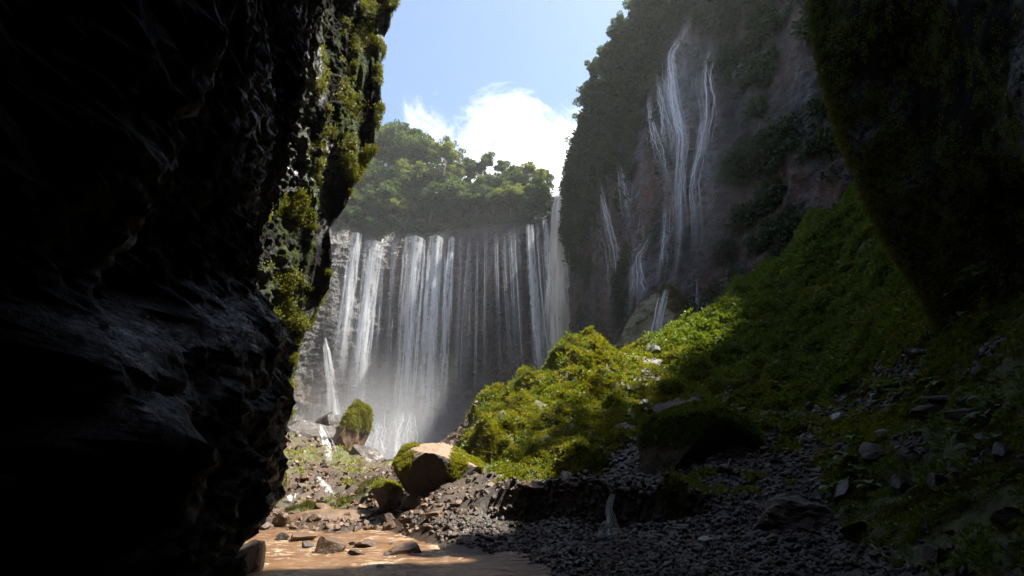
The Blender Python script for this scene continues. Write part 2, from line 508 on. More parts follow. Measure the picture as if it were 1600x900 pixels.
ground_w = [  # world points: river bed, banks and what the mound hides
    (-7, 9, -.5), (-5, 12, -.5), (-3, 10, -.4), (-6.5, 15.5, -.4), (-3, 14, -.25), (-2, 7, -.4), (-4, 3, -.5), (0, 4, -.3), (-9, 13, -.4), (-1, 2, -.4),
    (-.9, 12.6, .02), (1.3, 10.2, .02), (2.6, 8, .02), (3.2, 4, .1), (2.6, 2, .1),
    (-8.4, 18.3, .12), (-5.5, 18, .12), (-3.4, 17.2, .08), (-2.6, 15.6, .06),
    (6, 4, 1.3), (8, 3, 3.2), (5, 2, 1.0), (9, 6, 4.2),
    (0, 48, 3.5), (6, 52, 4.5), (10, 60, 7), (18, 62, 12), (0, 80, 3.5), (10, 95, 5), (15, 120, 6), (0, 170, 4.5), (-40, 170, 5), (15, 165, 6),
    (-60, 140, 8), (-30, 60, 8), (-22, 36, 5), (-40, 100, 8), (-20, 24, 3), (-12, 14, -.3), (-12, 5, -.3),
    (30, 45, 26), (45, 55, 30), (22, 24, 13), (16, 14, 8),
]
gp = np.array([P(*a) for a in ground_px] + [list(a) for a in ground_w], float)

def tps_coords(x, y):
    return np.stack([3.2 * x / y, 1.25 * np.log(y)], -1)

def tps_fit(pts, vals, lam):
    n = len(pts)
    d = np.linalg.norm(pts[:, None] - pts[None], axis=-1)
    K = np.where(d > 0, d * d * np.log(d + 1e-12), 0) + lam * np.eye(n)
    Pm = np.hstack([np.ones((n, 1)), pts])
    A = np.block([[K, Pm], [Pm.T, np.zeros((3, 3))]])
    return np.linalg.solve(A, np.concatenate([vals, np.zeros(3)]))

_tc = tps_coords(gp[:, 0], gp[:, 1])
_tw = tps_fit(_tc, gp[:, 2], 2e-3)

def tps_eval(x, y):
    q = tps_coords(x, y).reshape(-1, 2)
    out = np.zeros(len(q))
    for s in range(0, len(q), 40000):
        d = np.linalg.norm(q[s:s + 40000, None] - _tc[None], axis=-1)
        out[s:s + 40000] = np.where(d > 0, d * d * np.log(d + 1e-12), 0) @ _tw[:len(_tc)] + _tw[-3] + q[s:s + 40000] @ _tw[-2:]
    return out.reshape(np.shape(x))

NU, NV = 560, 520
uu = np.linspace(-1.45, 1.75, NU)
vv = np.linspace(math.log(1.6), math.log(185), NV)
U, Vv = np.meshgrid(uu, vv)
Yg = np.exp(Vv); Xg = U * Yg
Zg = tps_eval(Xg, Yg)
pg = np.stack([Xg, Yg, Zg], -1)
pgx, pgy = project(pg)

MOSS_POLY = [(722, 700), (745, 655), (800, 610), (860, 565), (880, 525), (940, 515), (1000, 545), (1060, 500), (1110, 470), (1200, 405), (1300, 320), (1350, 270),
             (1460, 500), (1430, 565), (1370, 585), (1280, 640), (1180, 655), (1110, 625), (1030, 625), (1005, 660), (940, 745), (800, 757), (740, 742)]
GULLY_POLY = [(985, 578), (1040, 566), (1048, 602), (1004, 634), (976, 690), (1000, 760), (932, 762), (950, 690), (968, 632)]
DEBRIS_POLY = [(1110, 625), (1180, 655), (1280, 645), (1400, 600), (1430, 640), (1330, 680), (1280, 740), (1220, 790), (1040, 790), (1060, 700)]
RIGHT_POLY = [(1280, 665), (1420, 630), (1460, 500), (1700, 450), (1800, 900), (1400, 900), (1320, 840), (1280, 740)]
LEFTMOSS_POLY = [(440, 690), (520, 700), (580, 730), (560, 760), (470, 750), (420, 720)]
wob = np.stack([fbm(pg, 2.2, 3, 3), fbm(pg, 2.2, 3, 9)], -1) * 26
qx, qy = pgx + wob[..., 0], pgy + wob[..., 1]
fr = Yg > 3
moss = in_poly(qx, qy, MOSS_POLY) * 1.0
moss *= np.where(in_poly(qx, qy, GULLY_POLY), .15 + .6 * sstep(-.1, .15, fbm(pg, 1.0, 3, 35)), 1)
moss = np.maximum(moss, in_poly(qx, qy, RIGHT_POLY) * sstep(-.32, -.02, fbm(pg, 1.6, 3, 21)) * .95)
moss = np.maximum(moss, in_poly(qx, qy, DEBRIS_POLY) * .6 * sstep(.02, .2, fbm(pg, 1.2, 3, 37)))
moss = np.maximum(moss, in_poly(qx, qy, LEFTMOSS_POLY) * .9 * sstep(.0, .2, fbm(pg, 2.5, 3, 33)))
moss = np.maximum(moss, (Yg > 45) * (Xg > 12) * .9)
moss = np.maximum(moss, (Yg > 19) * (Xg < -4) * sstep(.22, .4, fbm(pg, 3.0, 3, 31)) * .8)
moss *= fr
# the low earth terrace: its face is a step, not a ramp
te = np.array([P(640, 800, 16.9), P(700, 786, 16.3), P(800, 783, 15.7), P(900, 786, 15.1), P(960, 790, 14.6), P(1070, 792, 13.6), P(1130, 800, 13.2)])
sdist = Yg - np.interp(Xg, te[:, 0], te[:, 1]) - fbm(np.stack([Xg, Yg * 0, Yg * 0], -1), 1.8, 2, 19) * .5
win = sstep(te[1, 0], te[2, 0] + .3, Xg) * sstep(te[-1, 0] + .3, te[-2, 0] - .3, Xg)
Zg += win * (sstep(-.10, .14, sdist) - sstep(-1.7, 1.7, sdist)) * 1.0
Zg += moss * (Yg > 18) * (Yg < 46) * (Xg < 16) * .32 * np.sin(6.283 * (Zg + .9 * fbm(pg, 3.0, 3, 17)) / 2.1)
# relief: lumpy moss, rubble elsewhere, calm river bed
away = sstep(.0, .5, Zg)
bill = np.abs(fbm(pg, 2.6, 3, 5))
Zg += away * moss * (bill * 2.2 - .35 + np.abs(fbm(pg, .9, 3, 6)) * .7) * np.clip(Yg / 24, .3, 1.3)
Zg += away * (1 - .5 * moss) * (fbm(pg, 1.7, 5, 8, .6) * .42 + fbm(pg, .5, 3, 12) * .10) * np.clip(Yg / 18, .3, 1.4)
Zg += (1 - away) * fbm(pg, 1.2, 3, 14) * .05
Zg += (Yg > 19) * (Xg < 0) * fbm(pg, 3.5, 4, 15, .55, True) * np.clip(Yg / 40, .2, 1.2) * .8 * away
jx = fbm(np.stack([Xg, Yg, Zg * 2], -1), .55, 3, 23) * .16 * away * np.clip(Yg / 15, .2, 2.5)
jy = fbm(np.stack([Xg, Yg, Zg * 2], -1), .55, 3, 27) * .16 * away * np.clip(Yg / 15, .2, 2.5)
V_t = np.stack([Xg + jx, Yg + jy, Zg], -1)
wet = np.clip(sstep(1.2, .1, Zg) + in_poly(qx, qy, GULLY_POLY) * .8, 0, 1)
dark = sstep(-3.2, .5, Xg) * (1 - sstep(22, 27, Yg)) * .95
F_t = grid_faces(NV, NU)
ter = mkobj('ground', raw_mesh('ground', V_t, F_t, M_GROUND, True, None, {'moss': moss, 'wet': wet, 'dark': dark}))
set_props(ter, 'brown rubble and mossy ground rising from the river to the falls', kind='structure')
N_t = grid_normals(V_t)
N_t = np.where(N_t[..., 2:3] < 0, -N_t, N_t)
B_T = bvh_of(V_t, F_t)

# river: a sheet of muddy water with real ripples
rx = np.linspace(-16, 5, 260); ry = np.linspace(-34, 20, 420)
RX, RY = np.meshgrid(rx, ry)
rp = np.stack([RX * .8, RY * 1.6, RX * 0], -1)
RZ = fbm(rp, 1.4, 4, 40) * .06 + np.abs(fbm(rp, .7, 3, 44)) * .09
river = mkobj('river', raw_mesh('river', np.stack([RX, RY, RZ], -1), grid_faces(420, 260), M_RIVER))
set_props(river, 'muddy brown river flowing over stones', kind='structure')
fx, fy = np.meshgrid(np.linspace(-20, 20, 60), np.linspace(-36, 1.9, 60))
fz = np.maximum(-.45, (fx - 2.6) * .42) + fbm(np.stack([fx, fy, fx * 0], -1), 2, 3, 50) * .2
fz = np.where(fy > 1.4, np.minimum(fz, -.45), fz)
set_props(mkobj('gorge_floor', raw_mesh('gorge_floor', np.stack([fx, fy, fz], -1), grid_faces(60, 60), M_GROUND,
          attrs={'moss': fx * 0, 'wet': fx * 0 + 1, 'dark': fx * 0 + 1})), 'dark stony floor of the gorge', kind='structure')

# ------------------------------------------------------------------ near walls of the gorge
def wall(name, sil, plan, zlist, mat, seed, side, ncol, extra_z=None, disp=1.0, mossfun=None, weights=None):
    """sil: silhouette points (world) by height; plan(S, z) gives plan control points; returns V, faces"""
    sil = np.array(sil)
    order = np.argsort(sil[:, 2]); sil = sil[order]
    S = np.stack([np.interp(zlist, sil[:, 2], sil[:, 0]), np.interp(zlist, sil[:, 2], sil[:, 1]), zlist], -1)
    rows = []
    for s in S:
        c = np.array(plan(s))
        t = np.array(weights)
        tt = np.linspace(0, t[-1], ncol)
        rows.append(spline(t, c, tt))
    V = np.stack(rows)
    return V

# left wall
LS = [(680, -420, 18.5), (655, -160, 18.5), (640, -60, 18.2), (627, 0, 18), (618, 30, 18), (608, 60, 18), (606, 80, 18), (599, 98, 17.8), (596, 112, 17.8), (603, 140, 17.8), (605, 175, 17.8), (603, 208, 17.7),
      (590, 228, 17.5), (572, 260, 17.4), (560, 285, 17.3), (552, 302, 17.2), (546, 320, 17.2), (536, 340, 17.1), (527, 358, 17), (529, 385, 17), (530, 420, 17), (527, 450, 17),
      (517, 468, 17), (503, 487, 16.9), (490, 507, 16.8), (484, 525, 16.8), (478, 548, 16.8), (469, 578, 16.8), (463, 605, 16.8), (465, 640, 16.7), (456, 670, 16.7),
      (441, 700, 16.6), (430, 722, 16.6), (417, 745, 16.5), (404, 772, 16.5), (394, 802, 16.4), (389, 838, 16.4), (382, 880, 16.4)]
lsil = [P(*a) for a in LS]
lsil.append(lsil[0] + np.array([2.5, 0, 22]))
zl = np.concatenate([np.linspace(-1.2, 24, 430), np.linspace(24.3, 46, 60)])
def lplan(s):
    x, y, z = s
    a = max(0, z) * .03
    return [(-62, 52, z), (x - 20, y + 18, z), (x - 5.5, y + 4.2, z), (x - 1.6, y + 1.1, z), (x - .2, y + .1, z), (x - 1.5, y - .55, z), (min(x - 1.9, -7.3 + a), y - 3.0, z), (-5.0 + a, 8.6, z), (-3.9 + a, 4, z), (-3.6 + a, -4, z), (-7, -36, z)]
wl_ = [0, 1.0, 2.0, 3.2, 4.4, 5.6, 6.8, 8.2, 9.4, 10.4, 11.0]
V_l = wall('l', lsil, lplan, zl, None, 1, -1, 470, weights=wl_)
n_l = grid_normals(V_l)
n_l *= np.sign(n_l[..., 0:1].mean())
tcol = np.linspace(0, wl_[-1], 470)[None, :]
pv = V_l * np.array([1, 1, .55])
near_edge = np.exp(-((tcol - 4.4) / .9) ** 2)
d = fbm(V_l, 3.0, 3, 60, .5) * .62 + fbm(pv, 1.2, 4, 64, .55, True) * .12 + fbm(V_l, .45, 4, 70, .6) * .10
d = d * (1 - .72 * near_edge) - .10
rib = fbm(V_l * np.array([1, 1, .16]), .8, 3, 74, .5, True)
d += rib * .22 * sstep(3.9, 4.8, tcol) * sstep(8.2, 5.6, tcol)
# broad wet ledge below the overhang
lx, ly = project(V_l)
inw = sstep(5.0, 6.0, tcol)
d += inw * sstep(420, 530, ly + .12 * (lx - 350)) * .80 * sstep(-100, 80, lx) * sstep(480, 380, lx) * sstep(1.5, 3.0, V_l[..., 2] + 1.6)
d += inw * sstep(560, 660, ly + .25 * (lx - 250)) * .35
d += inw * (fbm(V_l * np.array([1, 1, 1.7]), .75, 4, 61, .6, True) * .16 + fbm(V_l, .24, 3, 62, .65, True) * .075)
d -= np.exp(-(((lx - 400) / 120) ** 2 + ((ly - 640) / 70) ** 2)) * .4 * (tcol > 4.6)
V_l = V_l + n_l * d[..., None]
n_l = grid_normals(V_l); n_l *= np.sign(n_l[..., 0:1].mean())
lx, ly = project(V_l)
m_l = sstep(8.4, 5.2, tcol) * sstep(3.2, 4.0, tcol) * sstep(.9, 3.5, V_l[..., 2]) * sstep(.18, .62, rib + .75 * fbm(V_l, 1.5, 3, 77))
m_l = np.maximum(m_l, .0 + .5 * sstep(.25, .4, fbm(V_l, 1.3, 3, 78)) * sstep(.1, .5, n_l[..., 2]))
def blob(x, y, rx, ry): return np.exp(-(((lx - x) / rx) ** 2 + ((ly - y) / ry) ** 2))
wet_glint_l = np.clip(blob(410, 490, 80, 45) * 1.6 + blob(230, 560, 190, 100) * 1.3 + blob(400, 590, 80, 60) * .6 + blob(60, 780, 120, 80) * .4 + blob(450, 380, 20, 90) * .6, 0, 1) * (tcol > 4.4) * sstep(-.25, .2, fbm(V_l, .8, 4, 79))  # wet gloss patches, whose colour also carries painted glints
f_l = grid_faces(*V_l.shape[:2])
set_props(mkobj('left_gorge_wall', raw_mesh('left_gorge_wall', V_l, f_l, M_LEFT, True, None, {'moss': m_l, 'wet': wet_glint_l})), 'dark wet overhanging rock wall with moss down its edge', kind='structure')
B_L = bvh_of(V_l, f_l)

# right wall
RS = [(1262, -220, 14), (1262, -60, 14), (1264, 0, 14), (1266, 40, 14), (1275, 90, 14), (1286, 130, 14), (1300, 170, 14), (1315, 215, 14), (1326, 248, 14), (1345, 288, 14), (1360, 330, 14),
      (1380, 370, 14), (1401, 402, 14), (1425, 437, 14), (1441, 468, 14), (1455, 502, 14), (1472, 545, 14), (1500, 620, 14), (1530, 740, 14), (1560, 860, 14)]
rsil = [P(*a) for a in RS]
rsil.append(rsil[0] + np.array([0, 0, 12]))
zr = np.linspace(-1, 28, 340)
def rplan(s):
    x, y, z = s
    return [(x + 46, y + 30, z), (x + 16, y + 9, z), (x + 4, y + 2.6, z), (x + .9, y + .6, z), (x, y, z), (x + .35, y - 1.4, z), (x + .5, y - 3.6, z), (10.3, 8, z), (9.0, 3, z), (8, -5, z), (9, -36, z)]
V_r = wall('r', rsil, rplan, zr, None, 2, 1, 380, weights=wl_)
tr = np.linspace(0, wl_[-1], 380)[None, :]
grow = 1.6 * sstep(3.8, 0.5, tr) + 2.8 * sstep(4.25, 5.7, tr)
n_r = grid_normals(V_r); n_r *= -np.sign(n_r[..., 0:1].mean())
dr = fbm(V_r, 3.2, 3, 80) * .8 + fbm(V_r, .9, 4, 84, .55) * .22
dr *= (1 - .75 * np.exp(-((tr - 4.4) / .9) ** 2))
V_r = V_r + n_r * dr[..., None]
V_r[..., 2] += np.maximum(0, V_r[..., 2] - 17) * grow
n_r = grid_normals(V_r); n_r *= -np.sign(n_r[..., 0:1].mean())
m_r = sstep(9.5, 4.6, tr) * sstep(-.3, .2, fbm(V_r, 1.4, 4, 88)) * .9 + 0 * V_r[..., 0]
f_r = grid_faces(*V_r.shape[:2])
set_props(mkobj('right_gorge_wall', raw_mesh('right_gorge_wall', V_r, f_r, M_RIGHT, True, None, {'moss': m_r})), 'dark overhanging rock wall covered in small leaves', kind='structure')
B_R = bvh_of(V_r, f_r)

# unseen roof and end wall, added to keep skylight off the near walls
ax, ay = np.meshgrid(np.linspace(-13, 14, 60), np.linspace(-36, 3, 80))
az = 17 - .03 * (ax - .5) ** 2 + fbm(np.stack([ax, ay, ax * 0], -1), 5, 3, 90) * 2.5
set_props(mkobj('light_block_roof', raw_mesh('light_block_roof', np.stack([ax, ay, az], -1), grid_faces(80, 60), M_LEFT, attrs={'moss': ax * 0})), 'unseen rock roof added to keep light out of the gorge', kind='structure')
bx_, bz_ = np.meshgrid(np.linspace(-13, 14, 40), np.linspace(-1, 20, 40))
by_ = -30 + fbm(np.stack([bx_, bz_, bx_ * 0], -1), 4, 3, 92) * 2
set_props(mkobj('light_block_end_wall', raw_mesh('light_block_end_wall', np.stack([bx_, by_, bz_], -1), grid_faces(40, 40), M_LEFT, attrs={'moss': bx_ * 0})), 'unseen rock wall added to keep light out from behind', kind='structure')

# ------------------------------------------------------------------ far cliffs
def cliff_grid(tops, bots, ncol, nrow, back=None, backrows=0, belly=0.0):
    k = np.arange(len(tops), dtype=float)
    t = np.linspace(0, len(tops) - 1, ncol)
    T = spline(k, np.array(tops), t); Bm = spline(k, np.array(bots), t)
    s = np.linspace(0, 1, nrow)[:, None, None]
    V = T[None] * (1 - s) + Bm[None] * s
    if back is not None:
        bk = spline(k, np.array(back), t)
        q = np.linspace(1, 0, backrows + 1)[:-1][:, None, None]
        V = np.concatenate([T[None] * (1 - q) + bk[None] * q, V], 0)
    return V

r_top = [P(889, 308, 176), P(890, 272, 160), P(904, 236, 145), P(928, 168, 126), P(972, 78, 106), P(1028, -10, 91), P(1100, -60, 82), P(1200, -120, 70), P(1352, -190, 57),
         np.array([65, 46, 101.]), np.array([44, 31, 83.]), np.array([28, 23, 57.]), np.array([18, 17, 38.])]
r_bot = [P(906, 600, 172), P(908, 600, 155), P(915, 590, 140), P(955, 590, 118), P(990, 580, 97), P(1015, 575, 76), P(1060, 560, 66), P(1150, 520, 57), P(1275, 450, 48),
         np.array([36, 41, 10.]), np.array([25, 28, 8.]), np.array([21, 21, 6.]), np.array([15, 15, 5.])]
r_back = [a + np.array([22, 8, 3.]) for a in r_top]
V_c = cliff_grid(r_top, r_bot, 420, 380, r_back, 12)
n_c = grid_normals(V_c); n_c *= -np.sign(n_c[..., 0:1].mean())
pvz = V_c * np.array([1, 1, .35])
rowi = np.arange(V_c.shape[0])[:, None] - 12
fade_rim = sstep(-2, 40, rowi)
dc = fbm(pvz, 22, 3, 100) * 5.0 * fade_rim + fbm(pvz, 7, 4, 104, .55, True) * 1.5 * (.25 + .75 * fade_rim) + fbm(V_c, 2.6, 4, 108, .58) * 1.2
V_c = V_c + n_c * dc[..., None]
n_c = grid_normals(V_c); n_c *= -np.sign(n_c[..., 0:1].mean())
cxp, cyp = project(V_c)
rel = np.clip(rowi / 380.0, 0, 1)
# plants cling to the rim and to ledges, the wet streaks under the springs stay bare
bare = np.exp(-(((cxp - 1065) / 75) ** 2)) * (cyp > 40)
veg = sstep(.50, .12, rel + .30 * fbm(V_c, 14, 3, 112) + .22 * np.clip((cxp - 980) / 200, 0, 1))
veg = np.maximum(veg, sstep(.02, .26, fbm(V_c, 9, 4, 116)) * .8 * (cxp > 1130))
veg = np.maximum(veg, sstep(.22, .42, fbm(V_c * np.array([1, 1, .4]), 6, 3, 118)) * .6)
veg *= 1 - .85 * bare
veg = np.where(rowi < 2, 1, veg)
f_c = grid_faces(*V_c.shape[:2])
set_props(mkobj('right_cliff', raw_mesh('right_cliff', V_c, f_c, M_CLIFF, True, None, {'moss': veg})), 'tall dark cliff with plants hanging from its rim and thin springs', kind='structure')
B_C = bvh_of(V_c, f_c)

lip_px = [(915, 312, 172), (866, 333, 173), (850, 340, 175), (800, 349, 179), (740, 358, 182), (680, 369, 184), (620, 369, 183), (560, 364, 179), (530, 360, 175), (480, 355, 167), (430, 352, 156)]
lip = [P(*a) for a in lip_px] + [np.array(a, float) for a in [(-86, 120, 88), (-78, 82, 88), (-62, 52, 80), (-36, 36, 62), (-26, 30, 50)]]
base = []
for i, a in enumerate(lip):
    o = np.array([0, -7, 0.]) if i < 9 else np.array([6, -2, 0.])
    b = a + o; b[2] = 1.0; base.append(b)
top_px = [(915, 300, 179), (868, 304, 181), (845, 300, 187), (800, 292, 197), (740, 287, 203), (680, 276, 207), (620, 262, 206), (560, 256, 202), (530, 252, 198), (480, 250, 190), (430, 250, 178)]
tops = [P(*a) for a in top_px] + [np.array(a, float) for a in [(-112, 122, 118), (-104, 76, 118), (-84, 40, 112), (-60, 30, 90), (-44, 26, 70)]]
V_b = cliff_grid(lip, base, 460, 300)
n_b = grid_normals(V_b); n_b *= -np.sign(n_b[:, :200, 1:2].mean())
rb = np.arange(300)[:, None] / 299.0
pvb = V_b * np.array([1, 1, .3])
db = fbm(pvb, 16, 3, 120) * 2.6 + fbm(pvb, 5, 4, 124, .55, True) * 1.1 + fbm(V_b * np.array([1, 1, 2.0]), 4.5, 4, 128, .6) * 1.3
V_b = V_b + n_b * (db * sstep(-.02, .1, rb))[..., None]
m_b = sstep(.1, .4, fbm(V_b, 10, 3, 130)) * .6 * sstep(.95, .6, rb)
f_b = grid_faces(*V_b.shape[:2])
set_props(mkobj('falls_cliff', raw_mesh('falls_cliff', V_b, f_b, M_BACK, True, None, {'moss': m_b})), 'curved brown cliff behind the curtain of waterfalls', kind='structure')
B_B = bvh_of(V_b, f_b)

back2 = [t + np.array([t[0] * .25 - 2, 30, 6.]) for t in tops]
V_s = cliff_grid(tops, lip, 380, 120, back2, 14)
n_s = grid_normals(V_s); n_s *= -np.sign(n_s[20:, :150, 1:2].mean())
rs = np.arange(134)[:, None] / 133.0
V_s = V_s + n_s * ((fbm(V_s, 15, 4, 140) * 8.0 + fbm(V_s, 4, 3, 144) * 1.2) * sstep(1.0, .86, rs))[..., None]
n_s = grid_normals(V_s); n_s *= -np.sign(n_s[20:, :150, 1:2].mean())
f_s = grid_faces(*V_s.shape[:2])
m_s = sstep(-.42, -.2, fbm(V_s, 12, 3, 148)) + 0 * rs
set_props(mkobj('forest_slope', raw_mesh('forest_slope', V_s, f_s, M_BACK, True, None, {'moss': m_s})), 'steep earth slope above the waterfalls covered in forest', kind='structure')
B_S = bvh_of(V_s, f_s)
# ------------------------------------------------------------------ foliage: shared leaf clumps, scattered as ground cover
protos = bpy.data.collections.new('leaf_kinds')

def leaf_quads(base, dirs, side, length, width, fold=.25):
    """two-triangle folded leaves; all arrays (n,3) / (n,)"""
    n = len(base)
    L = np.asarray(length).reshape(-1, 1) * np.ones((n, 1)); W = np.asarray(width).reshape(-1, 1) * np.ones((n, 1))
    up = np.cross(side, dirs)
    a = base
    b = base + dirs * L * .5 + side * W * .5 + up * W * fold
    c = base + dirs * L
    d_ = base + dirs * L * .5 - side * W * .5 + up * W * fold
    V = np.stack([a, b, c, d_], 1).reshape(-1, 3)
    i = np.arange(n)[:, None] * 4
    Fc = np.concatenate([i + np.array([[0, 1, 2]]), i + np.array([[0, 2, 3]])], 0)
    return V, Fc

def unit(v):
    return v / np.maximum(np.linalg.norm(v, axis=-1, keepdims=True), 1e-9)

def clump(name, n, leaf, wid, mat, seed, up=.6, flat=.55, droop=0.0):
    r = np.random.default_rng(seed)
    p = unit(r.normal(size=(n, 3))) * (r.random((n, 1)) ** .4)
    p[:, 2] = np.abs(p[:, 2]) * flat
    dirs = unit(p * np.array([1, 1, .4]) + r.normal(size=(n, 3)) * .45 + np.array([0, 0, up - droop]))
    side = unit(np.cross(dirs, r.normal(size=(n, 3)) * .5 + np.array([0, 0, 1])))
    V, Fc = leaf_quads(p, dirs, side, leaf * r.uniform(.6, 1.3, n), wid * r.uniform(.7, 1.2, n))
    o = bpy.data.objects.new(name, raw_mesh(name, V, Fc, mat, False))
    return o

def proto_set(name, fn, seeds):
    c = bpy.data.collections.new(name)
    for k, sd_ in enumerate(seeds):
        c.objects.link(fn(sd_))
    return c

C_MOSS = proto_set('moss_clumps', lambda s: clump('moss_clump', 26, .42, .30, M_LF_MOSS, s), range(4))
C_GREEN = proto_set('leaf_clumps', lambda s: clump('leaf_clump', 22, .55, .34, M_LF_GREEN, s + 10), range(4))
C_DARK = proto_set('bush_clumps', lambda s: clump('bush_clump', 46, .42, .24, M_LF_DARK, s + 20, .35, .8, .2), range(4))
C_HANG = proto_set('hanging_clumps', lambda s: clump('hanging_clump', 30, .5, .24, M_LF_HANG, s + 30, .1, .9, .7), range(4))
C_HANGD = proto_set('hanging_leaf_clumps', lambda s: clump('hanging_leaf_clump', 26, .5, .26, M_LF_GREEN, s + 40, .2, .9, .6), range(4))
M_LF_GRASS = mat_leaf('grass_moss', (.055, .060, .008), (.085, .088, .012), (.070, .065, .010), .3, .6)
C_GRASS = proto_set('grass_clumps', lambda s: clump('grass_clump', 34, .75, .07, M_LF_GRASS, s + 50, .8, .3), range(3))

def scatter(name, pts, nrm, scl, coll, label, parent=None, seed=0, up=.35):
    r = np.random.default_rng(seed)
    n = len(pts)
    z = unit(nrm * (1 - up) + np.array([0, 0, up]))
    t = unit(np.cross(z, unit(r.normal(size=(n, 3)))))
    b = np.cross(z, t)
    M = np.stack([t, b, z], -1)
    sy = np.sqrt(M[:, 0, 0] ** 2 + M[:, 1, 0] ** 2)
    eul = np.stack([np.arctan2(M[:, 2, 1], M[:, 2, 2]), np.arctan2(-M[:, 2, 0], sy), np.arctan2(M[:, 1, 0], M[:, 0, 0])], -1)
    me = bpy.data.meshes.new(name)
    me.vertices.add(n)
    me.vertices.foreach_set('co', np.asarray(pts, np.float32).ravel())
    a = me.attributes.new('turn', 'FLOAT_VECTOR', 'POINT'); a.data.foreach_set('vector', eul.astype(np.float32).ravel())
    a = me.attributes.new('size', 'FLOAT', 'POINT'); a.data.foreach_set('value', np.asarray(scl, np.float32))
    a = me.attributes.new('pick', 'INT', 'POINT'); a.data.foreach_set('value', r.integers(0, len(coll.objects), n).astype(np.int32))
    o = mkobj(name, me, parent)
    g = bpy.data.node_groups.new(name, 'GeometryNodeTree')
    g.interface.new_socket('Geometry', in_out='INPUT', socket_type='NodeSocketGeometry')
    g.interface.new_socket('Geometry', in_out='OUTPUT', socket_type='NodeSocketGeometry')
    nn, ll = g.nodes, g.links
    gi, go = nn.new('NodeGroupInput'), nn.new('NodeGroupOutput')
    ci = nn.new('GeometryNodeCollectionInfo'); ci.inputs['Collection'].default_value = coll
    ci.inputs['Separate Children'].default_value = True; ci.inputs['Reset Children'].default_value = True
    ip = nn.new('GeometryNodeInstanceOnPoints'); ip.inputs['Pick Instance'].default_value = True
    def nat(nm, ty):
        q = nn.new('GeometryNodeInputNamedAttribute'); q.data_type = ty; q.inputs['Name'].default_value = nm
        return q.outputs['Attribute']
    er = nn.new('FunctionNodeEulerToRotation')
    ll.new(nat('turn', 'FLOAT_VECTOR'), er.inputs[0])
    ll.new(er.outputs[0], ip.inputs['Rotation'])
    ll.new(nat('size', 'FLOAT'), ip.inputs['Scale'])
    ll.new(nat('pick', 'INT'), ip.inputs['Instance Index'])
    ll.new(gi.outputs[0], ip.inputs['Points'])
    ll.new(ci.outputs[0], ip.inputs['Instance'])
    ll.new(ip.outputs[0], go.inputs[0])
    md = o.modifiers.new('scatter', 'NODES'); md.node_group = g
    set_props(o, label if not parent else None, kind='stuff')
    return o

def sample_grid(V, Nn, w, n, seed, persp=True):
    """n points on a grid surface, chance ~ mask * area (as seen: / distance squared)"""
    r = np.random.default_rng(seed)
    A = V[:-1, :-1]; du = V[1:, :-1] - A; dv = V[:-1, 1:] - A
    area = np.linalg.norm(np.cross(du, dv), axis=-1)
    dist2 = ((A - CAM) ** 2).sum(-1)
    px, py = project(A)
    q = (A - CAM)
    seen = (px > -250) & (px < 1850) & (py > -250) & (py < 1100) & (q[..., 1] > 1)
    ww = np.clip(w[:-1, :-1], 0, None) * area * seen
    if persp: ww = ww / np.maximum(dist2, 4)
    ww = ww.ravel(); ww = ww / ww.sum()
    k = r.choice(len(ww), n, p=ww)
    a, b = r.random((n, 1)), r.random((n, 1))
    pts = A.reshape(-1, 3)[k] + du.reshape(-1, 3)[k] * a + dv.reshape(-1, 3)[k] * b
    return pts, Nn[:-1, :-1].reshape(-1, 3)[k], np.sqrt(dist2.ravel()[k])

rr = np.random.default_rng(99)
# mound and slope
sunny = sstep(15, 9, Xg) * (moss > .3) * (Xg > -3)
p_, n_, d_ = sample_grid(V_t, N_t, (moss > .3) * (.12 + .88 * sunny) * sstep(-.35, .0, fbm(V_t, 1.3, 3, 201)) * (Yg > 12), 44000, 1)
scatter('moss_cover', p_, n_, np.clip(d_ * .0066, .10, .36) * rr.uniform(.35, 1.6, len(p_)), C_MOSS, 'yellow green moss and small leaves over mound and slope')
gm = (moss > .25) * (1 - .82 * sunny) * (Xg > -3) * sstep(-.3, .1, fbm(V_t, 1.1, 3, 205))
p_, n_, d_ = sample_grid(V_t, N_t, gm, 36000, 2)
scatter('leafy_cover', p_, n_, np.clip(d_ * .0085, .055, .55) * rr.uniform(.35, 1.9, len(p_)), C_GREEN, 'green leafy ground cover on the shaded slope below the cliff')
p_, n_, d_ = sample_grid(V_t, N_t, (moss > .3) * (Yg < 30) * sstep(.08, .25, fbm(V_t, 1.8, 3, 209)), 9000, 3)
scatter('grassy_moss', p_, n_, np.clip(d_ * .009, .06, .3) * rr.uniform(.5, 1.3, len(p_)), C_GRASS, 'soft olive grass and moss in patches on the slope')
# left wall edge
edge = m_l * (.12 * sstep(7.4, 5.4, tcol) + sstep(5.0, 4.4, tcol)) * sstep(.10, .25, fbm(V_l, 1.2, 3, 211) + .08)
p_, n_, d_ = sample_grid(V_l, n_l, edge * (V_l[..., 2] > 2), 6000, 4)
scatter('hanging_moss', p_, n_, np.clip(d_ * .0058, .04, .12) * rr.uniform(.4, 1.8, len(p_)), C_HANG, 'bright moss and ferns hanging on the edge of the dark left wall', up=.1)
# right wall
p_, n_, d_ = sample_grid(V_r, n_r, m_r, 20000, 5)
scatter('creeper_cover', p_, n_, np.clip(d_ * .0065, .05, .14) * rr.uniform(.5, 1.4, len(p_)), C_HANGD, 'small dark creeper leaves covering the right wall', up=.1)
p_, n_, d_ = sample_grid(V_r, n_r, np.exp(-((tr - 4.35) / .28) ** 2) + 0 * V_r[..., 0], 3000, 8)
scatter('wall_rim_moss', p_, n_, .075 * rr.uniform(.5, 1.6, len(p_)), C_HANG, 'soft green moss along the edge of the right wall', up=.1)
